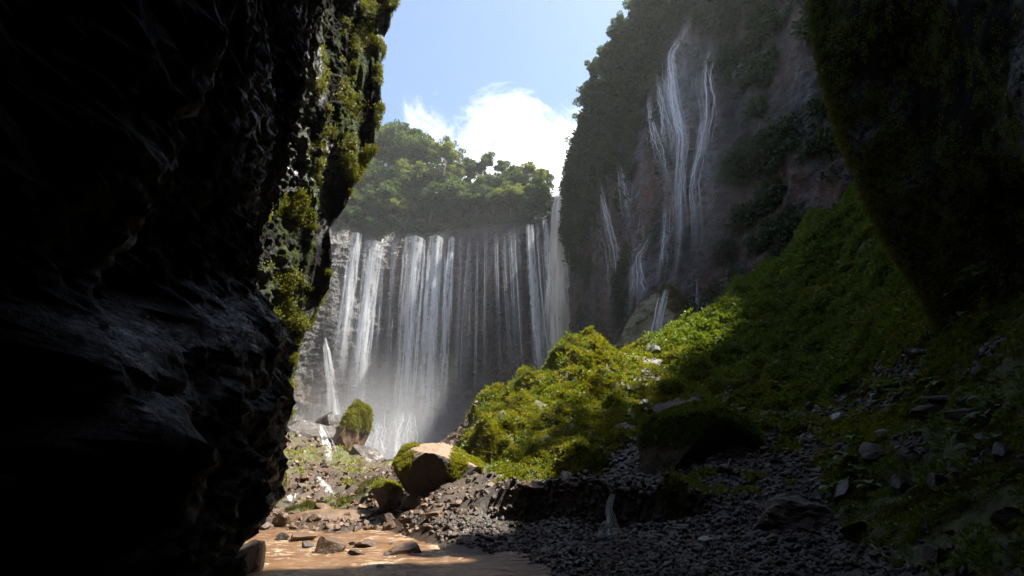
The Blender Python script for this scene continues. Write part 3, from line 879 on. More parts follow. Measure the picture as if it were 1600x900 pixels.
# right cliff
p_, n_, d_ = sample_grid(V_c, n_c, veg * sstep(-.12, .25, fbm(V_c, 3.5, 3, 213)), 24000, 6)
scatter('cliff_foliage', p_, n_, np.clip(d_ * .0085, .3, 1.3) * rr.uniform(.3, 1.9, len(p_)) ** 1.6, C_DARK, 'dark plants hanging down the tall right cliff', up=.15)
# unseen bushes added along the rest of the cliff rim break up its shadow
kc = rr.integers(250, 352, 420); kr = rr.integers(9, 22, 420)
p_ = V_c[kr, kc] + rr.normal(size=(420, 3)) * np.array([1.5, 1.5, 1.2])
scatter('added_rim_foliage', p_, np.tile([0, 0, 1.], (420, 1)), rr.uniform(.9, 3.2, 420), C_DARK, 'unseen bushes added on the right cliff rim to soften its shadow', up=.6)
# forest floor and understorey on the slope above the falls
p_, n_, d_ = sample_grid(V_s, n_s, m_s * (.3 + sstep(-.2, .2, fbm(V_s, 5, 3, 217))), 7000, 7)
scatter('forest_undergrowth', p_, n_, 1.15 * rr.uniform(.5, 1.5, len(p_)), C_DARK, 'dense undergrowth on the slope above the waterfalls', up=.3)

# ------------------------------------------------------------------ trees
def tube(path, radii, k=6):
    path = np.asarray(path, float); n = len(path)
    tan = unit(np.gradient(path, axis=0))
    ref = np.array([.31, .17, .93]) if abs(tan[0][2]) < .8 else np.array([1., .1, 0])
    sx = unit(np.cross(tan, ref)); sy = np.cross(tan, sx)
    a = np.linspace(0, 2 * math.pi, k, endpoint=False)
    ring = np.cos(a)[None, :, None] * sx[:, None] + np.sin(a)[None, :, None] * sy[:, None]
    V = path[:, None] + ring * np.asarray(radii)[:, None, None]
    i = np.arange(n - 1)[:, None] * k; j = np.arange(k)[None]
    Fc = np.stack([i + j, i + (j + 1) % k, i + k + (j + 1) % k, i + k + j], -1).reshape(-1, 4)
    return V.reshape(-1, 3), Fc

def join(parts):
    Vs, Fs, off = [], [], 0
    for V, Fc in parts:
        Vs.append(V); Fs.append(Fc + off); off += len(V)
    return np.concatenate(Vs), np.concatenate(Fs)

def tree_meshes(seed, H, kind):
    r = np.random.default_rng(seed)
    lean = r.normal(size=2) * .05
    tz = np.linspace(0, 1, 9)
    hgt = {'broad': .78, 'slender': .80, 'bushy': .7, 'tall': .82}[kind] * H
    path = np.stack([lean[0] * H * tz ** 1.5 + .02 * H * np.sin(tz * 5 + seed), lean[1] * H * tz ** 1.5, -1.0 + (hgt + 1) * tz], -1)
    parts = [tube(path, .022 * H * (1 - .8 * tz) + .02)]
    cl = []
    nl = {'broad': 13, 'slender': 7, 'bushy': 12, 'tall': 11}[kind]
    for k in range(nl):
        f = r.uniform({'broad': .45, 'slender': .6, 'bushy': .25, 'tall': .38}[kind], .98)
        b = np.array([np.interp(f, tz, path[:, q]) for q in range(3)])
        an = k * 2.4 + r.uniform(-.4, .4)
        ln = H * {'broad': .38, 'slender': .17, 'bushy': .30, 'tall': .24}[kind] * r.uniform(.5, 1.1) * (1.15 - .55 * abs(f - .6))
        rise = {'broad': .35, 'slender': .7, 'bushy': .45, 'tall': .4}[kind] * r.uniform(.4, 1.3)
        e = b + np.array([math.cos(an), math.sin(an), rise]) * ln
        m = (b + e) / 2 + np.array([0, 0, .12 * ln])
        parts.append(tube([b, m, e], [.009 * H, .006 * H, .002 * H], 4))
        cl.append((e, ln)); cl.append((m + r.normal(size=3) * .1 * ln, ln * .7))
    cl.append((path[-1] + np.array([0, 0, .06 * H]), H * .2))
    tv, tf = join(parts)
    Vs = []
    for c, ln in cl:
        n = 120 if kind != 'bushy' else 140
        rad = max(.085 * H, ln * .40) * r.uniform(.7, 1.2)
        p = unit(r.normal(size=(n, 3))) * r.random((n, 1)) ** .45 * rad * np.array([1, 1, .55 if kind == 'broad' else .75]) + c
        dirs = unit(unit(p - c) + r.normal(size=(n, 3)) * .6 + np.array([0, 0, .1]))
        side = unit(np.cross(dirs, r.normal(size=(n, 3)) * .6 + np.array([0, 0, 1])))
        Vs.append(leaf_quads(p, dirs, side, r.uniform(.7, 1.4, n) * H / 18, r.uniform(.4, .85, n) * H / 18))
    cv, cf = join(Vs)
    mat = M_LF_TREE[1] if kind in ('slender',) or seed % 3 == 0 else M_LF_TREE[0]
    return raw_mesh('trunk', tv, tf, M_BARK), raw_mesh('crown', cv, cf, mat, False)

TREE_KINDS = {k: [tree_meshes(s, 18, k) for s in ss] for k, ss in {'broad': (1, 2, 12), 'slender': (3, 6, 9), 'bushy': (4, 5, 8), 'tall': (7, 10, 11)}.items()}
TREE_LABEL = {'broad': ('spreading broad-crowned tree on the slope above the falls', 'spreading trees above the waterfalls'),
              'slender': ('slender pale green tree with small crown on the forest skyline', 'slender trees on the forest skyline'),
              'bushy': ('low bushy dark green tree on the slope above the falls', 'bushy trees above the waterfalls'),
              'tall': ('tall open-crowned tree with layered branches above the falls', 'tall open trees above the waterfalls')}

def add_tree(base, H, kind, idx, label=None, group=None, name=None):
    tm, cm = TREE_KINDS[kind][idx % 3]
    e = bpy.data.objects.new(name or {'broad': 'spreading_tree', 'slender': 'slender_tree', 'bushy': 'bushy_tree', 'tall': 'tall_tree'}[kind], None)
    col.objects.link(e)
    e.location = base; e.rotation_euler = (0, 0, random.uniform(0, 6.28)); e.scale = (H / 18,) * 3
    e.empty_display_size = .5
    set_props(e, label or TREE_LABEL[kind][0], 'tree', group or TREE_LABEL[kind][1])
    mkobj('trunk', tm, e); mkobj('crown', cm, e)
    return e

trees = [(572, 268, 82, 'broad'), (556, 262, 70, 'tall'), (606, 262, 78, 'broad'), (634, 268, 74, 'tall'), (660, 270, 66, 'tall'), (732, 290, 60, 'bushy'), (758, 292, 56, 'tall'), (784, 293, 60, 'tall'),
         (806, 296, 50, 'bushy'), (560, 330, 52, 'bushy'), (588, 348, 40, 'bushy'), (618, 352, 44, 'broad'), (600, 312, 56, 'broad'), (645, 318, 56, 'broad'), (636, 345, 40, 'tall'), (668, 338, 52, 'bushy'),
         (692, 342, 62, 'bushy'), (716, 335, 74, 'bushy'), (744, 340, 56, 'broad'), (770, 338, 58, 'bushy'), (798, 338, 50, 'broad'), (820, 330, 40, 'bushy'), (846, 326, 26, 'bushy'),
         (572, 362, 36, 'bushy'), (606, 364, 30, 'bushy'), (545, 356, 42, 'bushy'), (548, 300, 60, 'broad'), (580, 300, 58, 'tall'), (680, 300, 46, 'broad'), (625, 300, 50, 'bushy'), (760, 312, 48, 'bushy'), (705, 300, 50, 'broad'), (785, 315, 44, 'tall'), (655, 362, 24, 'broad'), (728, 358, 22, 'bushy'), (812, 312, 34, 'tall')]
for q in range(16):
    fx_ = random.uniform(548, 705)
    trees.append((fx_, random.uniform(262, 282), random.uniform(40, 96) * (1.0 if fx_ < 650 else .8), random.choice(('broad', 'tall', 'broad', 'bushy'))))
for q in range(46):
    fx_ = random.uniform(545, 860)
    trees.append((fx_, random.uniform(300, 352 - max(0, fx_ - 700) * .13), random.uniform(28, 62), random.choice(('bushy', 'bushy', 'broad', 'tall'))))
for k, (px, py, h, kd) in enumerate(trees):
    c = cast(px, py, B_S, B_B)
    if c is None: c = (P(px, py, 205), None, 205)
    add_tree(c[0], h * c[2] / F * random.uniform(.95, 1.08), kd, k)
for k, (px, py, h, lab) in enumerate([(693, 272, 66, 'lone slender tree with round crown standing clear against the cloud'), (826, 300, 54, 'slender dome-topped tree second from the muddy waterfall on the skyline'), (846, 303, 48, 'slender pale tree nearest the muddy waterfall on the skyline')]):
    c = cast(px, py, B_S, B_B)
    b = c[0] if c else P(px, py, 190)
    add_tree(b, h * np.linalg.norm(b - CAM) / F, 'slender', k, lab, 'slender trees on the forest skyline')

# small trees and shrubs leaning out from the rim of the right cliff
rt = np.array(r_top); rtx, rty = project(rt)
for k, (px, py, h, kd) in enumerate([(906, 232, 26, 'bushy'), (918, 200, 26, 'bushy'), (924, 172, 34, 'bushy'), (930, 148, 30, 'broad'), (938, 128, 34, 'tall'), (952, 100, 34, 'bushy'), (966, 76, 30, 'bushy'), (980, 58, 28, 'broad'), (1000, 22, 34, 'bushy')]):
    f = np.interp(py, rty[:7][::-1], np.arange(7)[::-1])
    dep = np.interp(f, np.arange(7), rt[:7, 1])
    b = P(px - 3, py + 6, dep - 1)
    add_tree(b, 1.5 * h * np.linalg.norm(b - CAM) / F, kd, k, 'small dark bush leaning out from the rim of the right cliff', 'bushes on the rim of the right cliff', 'rim_bush')
b = P(990, 52, 98)
add_tree(b, 28 * np.linalg.norm(b - CAM) / F, 'slender', 1, 'tiny round-topped tree standing out alone on the right cliff rim', None, 'slender_tree')

# ------------------------------------------------------------------ falling water
def water_strip(path, width, depth_f=.35, k=9, fade=None, seed=0, wob=.0):
    """a bowed strip of water along path (n,3): width (n,)"""
    path = np.asarray(path, float); n = len(path)
    tan = unit(np.gradient(path, axis=0))
    view = unit(path - CAM)
    sx = unit(np.cross(tan, view)); out = unit(np.cross(sx, tan))
    out *= np.sign((out * -view).sum(-1, keepdims=True))
    a = np.linspace(-1, 1, k)
    w = np.asarray(width).reshape(-1, 1)
    V = path[:, None] + sx[:, None] * (a[None, :, None] * .5 * w[:, None]) + out[:, None] * ((1 - a ** 2)[None, :, None] * depth_f * w[:, None])
    L = np.concatenate([[0], np.cumsum(np.linalg.norm(np.diff(path, axis=0), axis=1))])
    uv = np.stack([np.broadcast_to((a + 1) / 2, (n, k)), np.broadcast_to(L[:, None], (n, k))], -1).reshape(-1, 2)
    fd = np.broadcast_to((fade if fade is not None else np.ones(n))[:, None], (n, k)).ravel()
    return V.reshape(-1, 3), grid_faces(n, k), uv, fd

def fall(name, pts, widths, mat, trees_, off, label, group=None, kd=None, fades=None, inner=True, parent=None, n=40, rough=0.0, strands=0, bow=.35, fine=1.0):
    pts = np.array(pts, float)
    t = np.linspace(0, 1, len(pts)); tt = np.linspace(0, 1, n)
    px = np.interp(tt, t, pts[:, 0]); py = np.interp(tt, t, pts[:, 1])
    px[1:-1] = (px[:-2] + px[1:-1] * 2 + px[2:]) / 4
    ys = []
    for a, b in zip(px, py):
        c = cast(a, b, *trees_)
        ys.append(c[0][1] if c is not None else np.nan)
    ys = np.array(ys)
    if np.all(np.isnan(ys)): return None
    ok = ~np.isnan(ys); ys = np.interp(tt, tt[ok], ys[ok])
    if rough == 0:
        k_ = 9; pad = np.pad(ys, k_ // 2, mode='edge'); ys = np.array([np.min(pad[i:i + k_]) for i in range(n)])
        pad = np.pad(ys, k_ // 2, mode='edge'); ys = np.convolve(pad, np.ones(k_) / k_, 'valid')
    path = np.array([P(a, b, y - off) for a, b, y in zip(px, py, ys)])
    dist = np.linalg.norm(path - CAM, axis=1)
    w = np.interp(tt, np.linspace(0, 1, len(widths)), widths) * dist / F
    fd = np.interp(tt, [0, .03, .1, .8, 1], fades or [.3, .9, 1, .9, .35])
    S = [water_strip(path, w, bow, fade=fd * (.5 if strands else 1))]
    if strands:
        tan = unit(np.gradient(path, axis=0)); sx = unit(np.cross(tan, unit(path - CAM)))
        for j in range(strands):
            t0 = random.uniform(0, .10) if random.random() < .7 else random.uniform(.1, .55)
            t1 = random.uniform(.65, 1.0)
            sel = np.linspace(t0, max(t1, t0 + .2), 26).clip(0, 1)
            off_ = random.gauss(0, .30) + np.cumsum(rr.normal(size=26)) * (.012 if fine == 1 else .05)
            wf = random.uniform(.10, .42) * (.5 + .8 * np.linspace(0, 1, 26)) * fine
            pj = np.stack([np.interp(sel, tt, path[:, q] + sx[:, q] * 0) for q in range(3)], -1)
            sj = np.stack([np.interp(sel, tt, sx[:, q]) for q in range(3)], -1); wj = np.interp(sel, tt, w)
            pj = pj + sj * (off_ * wj)[:, None] + np.array([0, -.2, 0]) * random.uniform(0, 1) * w.mean()
            fj = np.interp(np.linspace(0, 1, 26), [0, .12, .6, 1], [0, 1, .85, 0]) * random.uniform(.45, 1.0)
            S.append(water_strip(pj, wj * wf, .3, 5, fj))
    elif inner:
        p2 = path + np.array([0, -.25, 0]) * w.mean()
        S.append(water_strip(p2, w * .45, fade=fd))
    V, Fc, uv, fds = [], [], [], []
    o_ = 0
    for j, (v, f, u, d2) in enumerate(S):
        u = u.copy(); u[:, 1] += 31 * j + 7.7 * j * j
        V.append(v); Fc.append(f + o_); uv.append(u); fds.append(d2); o_ += len(v)
    me = raw_mesh(name, np.concatenate(V), np.concatenate(Fc), mat, True, np.concatenate(uv), {'fade': np.concatenate(fds)})
    o = mkobj(name, me, parent)
    if parent is None: set_props(o, label, 'waterfall', group)
    return o

BK = (B_B, B_S)
fall('muddy_waterfall', [(876, 301), (873, 330), (872, 400), (874, 480), (879, 610)], [16, 26, 33, 40, 52], M_MUD, (B_B,), 4.0, 'thick muddy tan waterfall dropping beside the right cliff', strands=16, fades=[.9, 1, 1, 1, .8])
fall('waterfall', [(681, 372), (676, 450), (671, 560), (666, 690)], [26, 30, 34, 42], M_FALL, BK, 3.0, 'widest bright white waterfall in the middle of the curtain', strands=9, fades=[.9, 1, 1, .9, .3])
fall('waterfall', [(852, 343), (855, 400), (859, 480), (864, 592)], [10, 14, 17, 20], M_FALL, BK, 3.0, 'white waterfall directly beside the thick muddy waterfall', strands=5)
fall('waterfall', [(828, 352), (831, 420), (838, 510), (847, 605)], [13, 17, 18, 24], M_FALL, BK, 3.0, 'white waterfall second from the thick muddy waterfall', strands=5)
fall('waterfall', [(706, 372), (702, 430), (697, 520), (690, 650)], [12, 16, 17, 20], M_FALL, BK, 3.0, 'narrow white waterfall beside the widest bright waterfall', strands=4)
fall('waterfall', [(648, 374), (641, 450), (634, 560), (625, 690)], [34, 30, 30, 36], M_FALL, BK, 3.0, 'broad-topped white waterfall on the other side of the widest one', strands=9, fades=[.9, 1, .9, .7, .2])
fall('waterfall', [(586, 380), (577, 450), (566, 540), (555, 640)], [28, 28, 28, 32], M_FALL, BK, 3.0, 'slanting white waterfall pair under the pale bushes', strands=6, fades=[.5, .9, .9, .7, .2])
fall('waterfall', [(557, 366), (549, 430), (540, 500), (529, 600)], [18, 22, 26, 32], M_FALL, BK, 3.0, 'misty slanting waterfall beside the dark overhanging wall edge', strands=5, fades=[.5, .9, .9, .7, .2])
fall('spring_waterfall', [(508, 528), (511, 550), (517, 600), (522, 650)], [3, 9, 14, 21], M_FALL, BK, 8.0, 'white spring fanning out from mid cliff above the mossy pillar boulder', strands=6, fades=[.8, 1, 1, 1, .8])
TW = 'thin white waterfalls of the curtain'
for pts, w in [([(734, 372), (730, 450), (723, 640)], [7, 8, 10]), ([(747, 368), (745, 460), (743, 640)], [6, 8, 9]), ([(760, 360), (759, 450), (757, 645)], [5, 7, 8]), ([(786, 366), (791, 450), (803, 620)], [7, 9, 12]),
               ([(806, 356), (811, 450), (820, 612)], [9, 9, 11]), ([(617, 376), (611, 480), (602, 640)], [8, 9, 12]), ([(664, 376), (658, 480), (650, 660)], [6, 7, 10]), ([(600, 376), (592, 460), (578, 650)], [7, 8, 12]),
               ([(775, 362), (778, 460), (783, 620)], [6, 8, 10]), ([(720, 372), (716, 470), (709, 650)], [5, 6, 9]), ([(840, 348), (845, 440), (853, 590)], [4, 6, 8]), ([(796, 360), (802, 450), (811, 615)], [5, 6, 8]), ([(573, 372), (561, 470), (546, 640)], [6, 7, 11])]:
    q_ = random.uniform(.35, 1.0); w = [x * random.uniform(.7, 1.9) for x in w]
    fall('thin_waterfall', pts, w, M_THIN, BK, 3.2, 'thin white waterfall in the curtain over the brown cliff', TW, fades=[0, .6 * q_, q_, .7 * q_, 0], strands=3)
# wide faint veils between the streams
veils = [([(a, 366 - (a - 700) * .06), (a + (a - 800) * .03, 450), (a + (a - 800) * .14, 680)], [26, 34, 44]) for a in (540, 575, 612, 650, 690, 725, 762, 800, 838)]
for pts, w in veils:
    fall('water_veil', pts, w, M_VEIL, BK, 2.2, 'faint veil of spray between the waterfalls of the curtain', 'veils of spray in the curtain', fades=[.5, 1, 1, .8, .3], inner=False)
# foot of the curtain: white cascades over the rock apron
for pts, w in [([(618, 640), (612, 690), (606, 735)], [22, 26, 32]), ([(598, 655), (590, 700), (584, 735)], [18, 22, 26]), ([(638, 640), (634, 690), (630, 735)], [20, 24, 30]), ([(578, 665), (572, 700), (568, 735)], [14, 18, 22])]:
    fall('cascade', pts, w, M_FALL, (B_B,), 9.0, 'short white cascade splashing over rocks at the foot of the curtain', 'cascades at the foot of the curtain', fades=[0, .25, .45, .4, .1], strands=9, fine=.55)
# springs down the right cliff
SC = (B_C,)
SP_L = 'thin spring running down the dark right cliff'
for pts, w, m in [([(1078, 24), (1066, 60), (1050, 84), (1052, 120), (1060, 180), (1068, 215), (1064, 260), (1060, 300), (1063, 350), (1058, 413), (1043, 453), (1020, 492)], [6, 10, 13, 16, 18, 16, 14, 12, 11, 14], M_THIN)]:
    fall('cliff_spring', pts, w, m, SC, 1.2, 'longest white spring winding down the right cliff to the ochre rock', strands=20, fine=.55, n=70, fades=[0, .3, .45, .4, .2])
for pts, w, m in [([(1042, 84), (1048, 130), (1058, 190), (1064, 240)], [4, 9, 12, 9], M_THIN), ([(1026, 116), (1036, 160), (1048, 205), (1058, 262)], [4, 8, 10, 8], M_THIN), ([(1112, 62), (1100, 100), (1097, 130), (1104, 180), (1096, 225), (1086, 262), (1066, 300)], [4, 7, 9, 10, 10, 8, 5], M_FALL),
                  ([(1014, 148), (1018, 190), (1032, 240), (1044, 312)], [4, 7, 8, 6], M_THIN), ([(1102, 172), (1094, 240), (1084, 290), (1090, 372), (1076, 412)], [6, 9, 7, 6, 3], M_THIN), ([(1040, 315), (1038, 385), (1024, 462)], [5, 6, 5], M_FALL),
                  ([(1022, 362), (998, 403), (1000, 450), (1003, 500)], [4, 9, 11, 8], M_FALL), ([(990, 408), (988, 440), (980, 495)], [4, 7, 6], M_THIN), ([(933, 268), (944, 330), (957, 387), (968, 455), (967, 530)], [4, 7, 8, 9, 8], M_THIN),
                  ([(965, 252), (976, 300), (985, 366)], [4, 8, 6], M_THIN), ([(1089, 430), (1090, 470), (1090, 508)], [2, 4, 3], M_THIN), ([(1000, 230), (1008, 290), (1012, 350)], [4, 9, 6], M_VEIL), ([(897, 320), (905, 400), (912, 500)], [3, 4, 4], M_VEIL)]:
    w = [x * 2.0 for x in w]
    fall('thin_spring', pts, w, M_THIN if m is M_FALL else m, SC, 1.1, SP_L, 'thin springs on the right cliff', n=44, strands=8, fine=.6, fades=[0, .2, .35, .3, 0])
for pts, w in [([(1070, 50), (1066, 120), (1072, 200), (1076, 290)], [30, 60, 64, 40]), ([(1040, 120), (1046, 200), (1056, 300), (1050, 400)], [20, 42, 50, 40]), ([(1100, 200), (1110, 300), (1100, 400)], [30, 50, 50])]:
    fall('spring_veil', pts, w, M_VEIL2, SC, 1.6, 'faint veil of water wetting the right cliff behind its springs', 'veils of water on the right cliff', n=44, inner=False, fades=[.2, .6, .8, .6, .2])
# ------------------------------------------------------------------ rocks
def ico(sub):
    bm = bmesh.new(); bmesh.ops.create_icosphere(bm, subdivisions=sub, radius=1)
    V = np.array([v.co[:] for v in bm.verts]); Fc = np.array([[v.index for v in f.verts] for f in bm.faces]); bm.free()
    return V, Fc
ICO = {k: ico(k) for k in (2, 3, 4, 5)}

def rock_shape(seed, sub=3, cuts=16, depth=(.36, .74), rough=.035, planes=()):
    r = np.random.default_rng(seed)
    V, Fc = ICO[sub]
    V = V * (1 + .16 * fbm(V + seed * 3.1, .9, 2, seed)[:, None])
    pl = [(unit(r.normal(size=3)), r.uniform(*depth)) for _ in range(cuts)] + [(unit(np.array(n, float)), h) for n, h in planes]
    for n, h in pl:
        d = np.maximum(0, V @ n - h)
        V = V - n * (d * .97)[:, None]
    nrm = unit(V)
    V = V + nrm * (fbm(V + seed, .35, 4, seed + 5, .55) * rough + fbm(V + seed, .8, 2, seed + 9) * rough)[:, None]
    return V, Fc

STONE_V = {}
def stone_meshes(mat, tag, n=7, sub=2):
    out = []
    for k in range(n):
        V, Fc = rock_shape(500 + k + 40 * len(STONE_V), sub)
        out.append(raw_mesh(tag, V, Fc, mat, False))
    STONE_V[tag] = out
    return out
S_BROWN = stone_meshes(M_BROWN, 'brown_stone', sub=3)
S_GREY = stone_meshes(M_GREY, 'grey_stone', sub=3)
S_MOSSY = stone_meshes(M_MOSSROCK, 'mossy_stone', sub=3)
S_PALE = stone_meshes(M_PALE, 'pale_stone', 3, 3)

def stone_at(px, py, wpx, hpx, meshes, name, label, cat='stone', group=None, trees_=(B_T,), sink=.3, tilt=.25, deep=.85, zfix=None):
    c = cast(px, py, *trees_)
    if c is None: return None
    p, nn_, dist = c
    if zfix is not None:
        dd = ray(px, py); t = (zfix - CAM[2]) / dd[2]; p = CAM + dd * t; dist = np.linalg.norm(p - CAM)
    o = mkobj(name, random.choice(meshes))
    sx = wpx * dist / F / 1.5; sz = hpx * dist / F / 1.45
    o.scale = (sx, max(sx, sz) * deep, sz)
    o.location = p + np.array([0, sx * .3, sz * (.5 - sink)])
    o.rotation_euler = (random.uniform(-tilt, tilt), random.uniform(-tilt, tilt), random.uniform(-.6, .6) + random.choice((0, math.pi)))
    set_props(o, label, cat, group)
    return o

def stones_in(poly, n, wr, meshes, name, label, group, asp=(.5, .9), **kw):
    x0, x1 = min(a for a, b in poly), max(a for a, b in poly); y0, y1 = min(b for a, b in poly), max(b for a, b in poly)
    k = 0
    taken = []
    tries = 0
    while k < n and tries < n * 40:
        tries += 1
        x, y = random.uniform(x0, x1), random.uniform(y0, y1)
        if not in_poly(np.array(x), np.array(y), poly): continue
        w = wr[0] * (wr[1] / wr[0]) ** (random.random() ** 1.7)
        if any((abs(x - a) < .45 * (w + c)) and abs(y - b) < .22 * (w + c) for a, b, c in taken): continue
        taken.append((x, y, w))
        if stone_at(x, y, w, w * random.uniform(*asp), meshes, name, label, 'stone', group, **kw): k += 1

# stones standing in the river
for px, py, w, h, ms, lab in [(514, 864, 46, 27, S_BROWN, 'largest dark brown boulder sitting in the muddy river'), (462, 845, 36, 14, S_BROWN, 'long orange brown stone awash in the river'), (439, 842, 19, 9, S_GREY, 'small dark stone beside the long orange stone in the river'),
                              (476, 856, 17, 9, S_GREY, 'small black stone between the river boulder and long orange stone'), (571, 855, 36, 16, S_BROWN, 'dark brown humped stone in the river near the bank'), (556, 868, 30, 8, S_GREY, 'low flat grey stone just in front of the largest river boulder'),
                              (632, 866, 54, 22, S_BROWN, 'broad wet brown rock at the river edge'), (594, 888, 13, 6, S_GREY, 'tiny dark stone alone in the shaded shallow water'), (604, 868, 11, 6, S_GREY, 'tiny dark stone beside the broad wet rock'), (611, 853, 9, 6, S_GREY, 'tiny dark stone behind the broad wet rock'), (550, 852, 10, 6, S_GREY, 'tiny grey stone beside the humped brown stone')]:
    stone_at(px, py, w, h, ms, 'river_stone', lab, sink=.2, tilt=.15, zfix=0.0)
stones_in([(400, 800), (560, 806), (640, 775), (700, 780), (770, 806), (720, 842), (650, 838), (600, 832), (400, 829)], 90, (8, 30), S_BROWN, 'bank_stone', 'brown wet stone in the rubble along the far river bank', 'brown stones along the far bank')
stones_in([(415, 745), (600, 745), (618, 775), (560, 806), (400, 798)], 62, (8, 30), S_BROWN + S_MOSSY[:3], 'rubble_stone', 'brown stone on the rubble slope below the falls', 'stones on the rubble slope')
stones_in([(690, 762), (930, 756), (940, 772), (700, 782)], 22, (8, 20), S_BROWN, 'terrace_stone', 'brown stone lying on top of the low earth terrace', 'stones on the terrace')
stones_in([(650, 785), (930, 778), (950, 825), (800, 815), (690, 800)], 48, (8, 26), S_GREY, 'embedded_stone', 'dark stone stuck in the face of the low earth terrace', 'stones in the terrace face', sink=.55)
stones_in(GULLY_POLY, 20, (8, 18), S_GREY, 'gully_stone', 'dark wet stone in the gully between mound and black boulder', 'stones in the gully')
stones_in(DEBRIS_POLY, 44, (8, 30), S_GREY, 'debris_stone', 'grey stone in the debris band below the green slope', 'stones in the debris band', asp=(.5, .9))
stones_in([(1290, 660), (1420, 640), (1590, 560), (1600, 880), (1250, 895), (1230, 850), (1300, 760)], 40, (9, 34), S_GREY, 'slope_stone', 'dark grey stone among leaves on the shaded near slope', 'stones among the leaves of the near slope', asp=(.5, .95))
stones_in([(760, 842), (1000, 845), (1180, 850), (1250, 890), (900, 895)], 34, (8, 18), S_GREY, 'beach_stone', 'dark stone lying on the gravel beach', 'stones on the gravel beach')
for px, py, w, h, ms, lab in [(1322, 656, 32, 18, S_PALE, 'pale angular stone standing out on the dark debris band'), (1388, 682, 28, 16, S_PALE, 'pale pitted stone sunk in olive moss'), (1105, 848, 18, 15, S_PALE, 'pale rounded stone alone on the gravel beach'),
                              (1376, 716, 38, 30, S_GREY, 'dark pitted block just below the pale pitted stone'), (1462, 646, 50, 18, S_GREY, 'long flat grey slab between moss strips'), (1532, 650, 54, 16, S_GREY, 'flat layered slab above the leafy bank'), (1480, 626, 44, 12, S_GREY, 'thin dark slab lying above the long flat slab'),
                              (1440, 554, 30, 16, S_GREY, 'dark stone at the foot of the right wall'), (838, 764, 40, 14, S_BROWN, 'largest tan slab lying on the terrace edge'), (887, 752, 24, 22, S_GREY, 'dark rounded stone at the top of the small cascade'), 
                              (1590, 820, 44, 28, S_GREY, 'big dark rock half buried in the near slope'), (560, 700, 1, 1, S_GREY, None), (1150, 655, 70, 16, S_GREY, 'long grey rock slab on top of the black boulder')]:
    if lab: stone_at(px, py, w, h, ms, 'boulder' if w > 60 else 'stone', lab, 'boulder' if w > 60 else 'stone', trees_=(B_T,), sink=.28)

def boulder(name, center, radii, shape, mat, label, moss_sel=None, moss_n=0, coll=None, msize=.1, rot=(0, 0, 0), sub=5, planes=(), cuts=16, rough=.06, up=.2):
    V, Fc = rock_shape(shape, sub, cuts, (.48, .82), rough, planes)
    Mx = np.array(Matrix.Rotation(rot[2], 3, 'Z') @ Matrix.Rotation(rot[1], 3, 'Y') @ Matrix.Rotation(rot[0], 3, 'X'))
    V = (V * np.array(radii)) @ Mx.T
    me = raw_mesh('rock', V, Fc, mat, False)
    e = mkobj(name, me); e.location = center
    set_props(e, label, 'boulder')
    if moss_n:
        fn = np.zeros((len(me.polygons), 3), np.float32); me.polygons.foreach_get('normal', fn.ravel())
        fn = np.array([p.normal[:] for p in me.polygons]); fc = np.array([p.center[:] for p in me.polygons])
        w = moss_sel(fc / np.array(radii), fn); ar = np.array([p.area for p in me.polygons])
        w = np.clip(w, 0, None) * ar; w = w / w.sum()
        r = np.random.default_rng(shape)
        k = r.choice(len(w), moss_n, p=w)
        tri = V[Fc[k]]; b = r.dirichlet((1, 1, 1), moss_n)[:, :, None]
        pts = (tri * b).sum(1)
        scatter('moss', pts, fn[k], msize * r.uniform(.5, 1.4, moss_n), coll or C_MOSS, None, e, shape, up)
    return e

bc = P(681, 742, 20.0)
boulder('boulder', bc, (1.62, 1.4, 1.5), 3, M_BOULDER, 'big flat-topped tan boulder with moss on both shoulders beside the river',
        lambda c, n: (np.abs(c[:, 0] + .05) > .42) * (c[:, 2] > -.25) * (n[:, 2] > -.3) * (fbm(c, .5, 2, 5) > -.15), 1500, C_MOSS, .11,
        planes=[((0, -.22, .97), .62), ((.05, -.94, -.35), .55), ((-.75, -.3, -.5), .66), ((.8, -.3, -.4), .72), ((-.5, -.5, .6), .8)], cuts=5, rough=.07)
boulder('boulder', P(660, 786, 19.6), (1.05, .9, .75), 11, M_GREY, 'dark rock propping up the big flat-topped boulder', sub=3)
boulder('boulder', P(612, 774, 21.0), (.85, .9, .62), 12, M_MOSSROCK, 'low mossy rock between the river and the big flat-topped boulder', lambda c, n: n[:, 2] - .2, 400, C_MOSS, .09, sub=3)
boulder('boulder', P(1088, 700, 17.6), (1.95, 1.5, 1.55), 15, M_GREY, 'large black boulder with leafy mossy crown below the slope',
        lambda c, n: np.clip(n[:, 2] + .15, 0, 1) * (c[:, 2] > .05), 2600, C_GREEN, .13, planes=[((0, -.85, -.5), .55), ((-.3, -.2, .9), .75)], cuts=3)
pil = boulder('pillar_boulder', P(540, 694, 84), (3.6, 4.0, 7.2), 21, M_BROWN, 'tall leaning pillar boulder with bright green top at the foot of the falls',
        lambda c, n: np.clip(n[:, 2] + .6, 0, 1) * (c[:, 2] > .30) * (c[:, 0] > -.15), 800, C_MOSS, .42, rot=(.0, .22, .3), planes=[((-.9, -.2, .2), .5), ((.7, -.6, .1), .6), ((.3, -.6, .6), .68)], cuts=12, rough=.12)
boulder('boulder', P(468, 690, 88), (6.0, 5.0, 6.0), 24, M_DKROCK, 'dark brown outcrop beside the dark left wall below the falls', planes=[((.3, -.7, .5), .7)])
boulder('boulder', P(508, 676, 92), (4.2, 4.0, 4.0), 27, M_DKROCK, 'dark rock between the brown outcrop and the pillar boulder')
boulder('boulder', P(572, 726, 72), (3.4, 3.0, 3.4), 29, M_DKROCK, 'wet brown rock in the mist beside the pillar boulder')
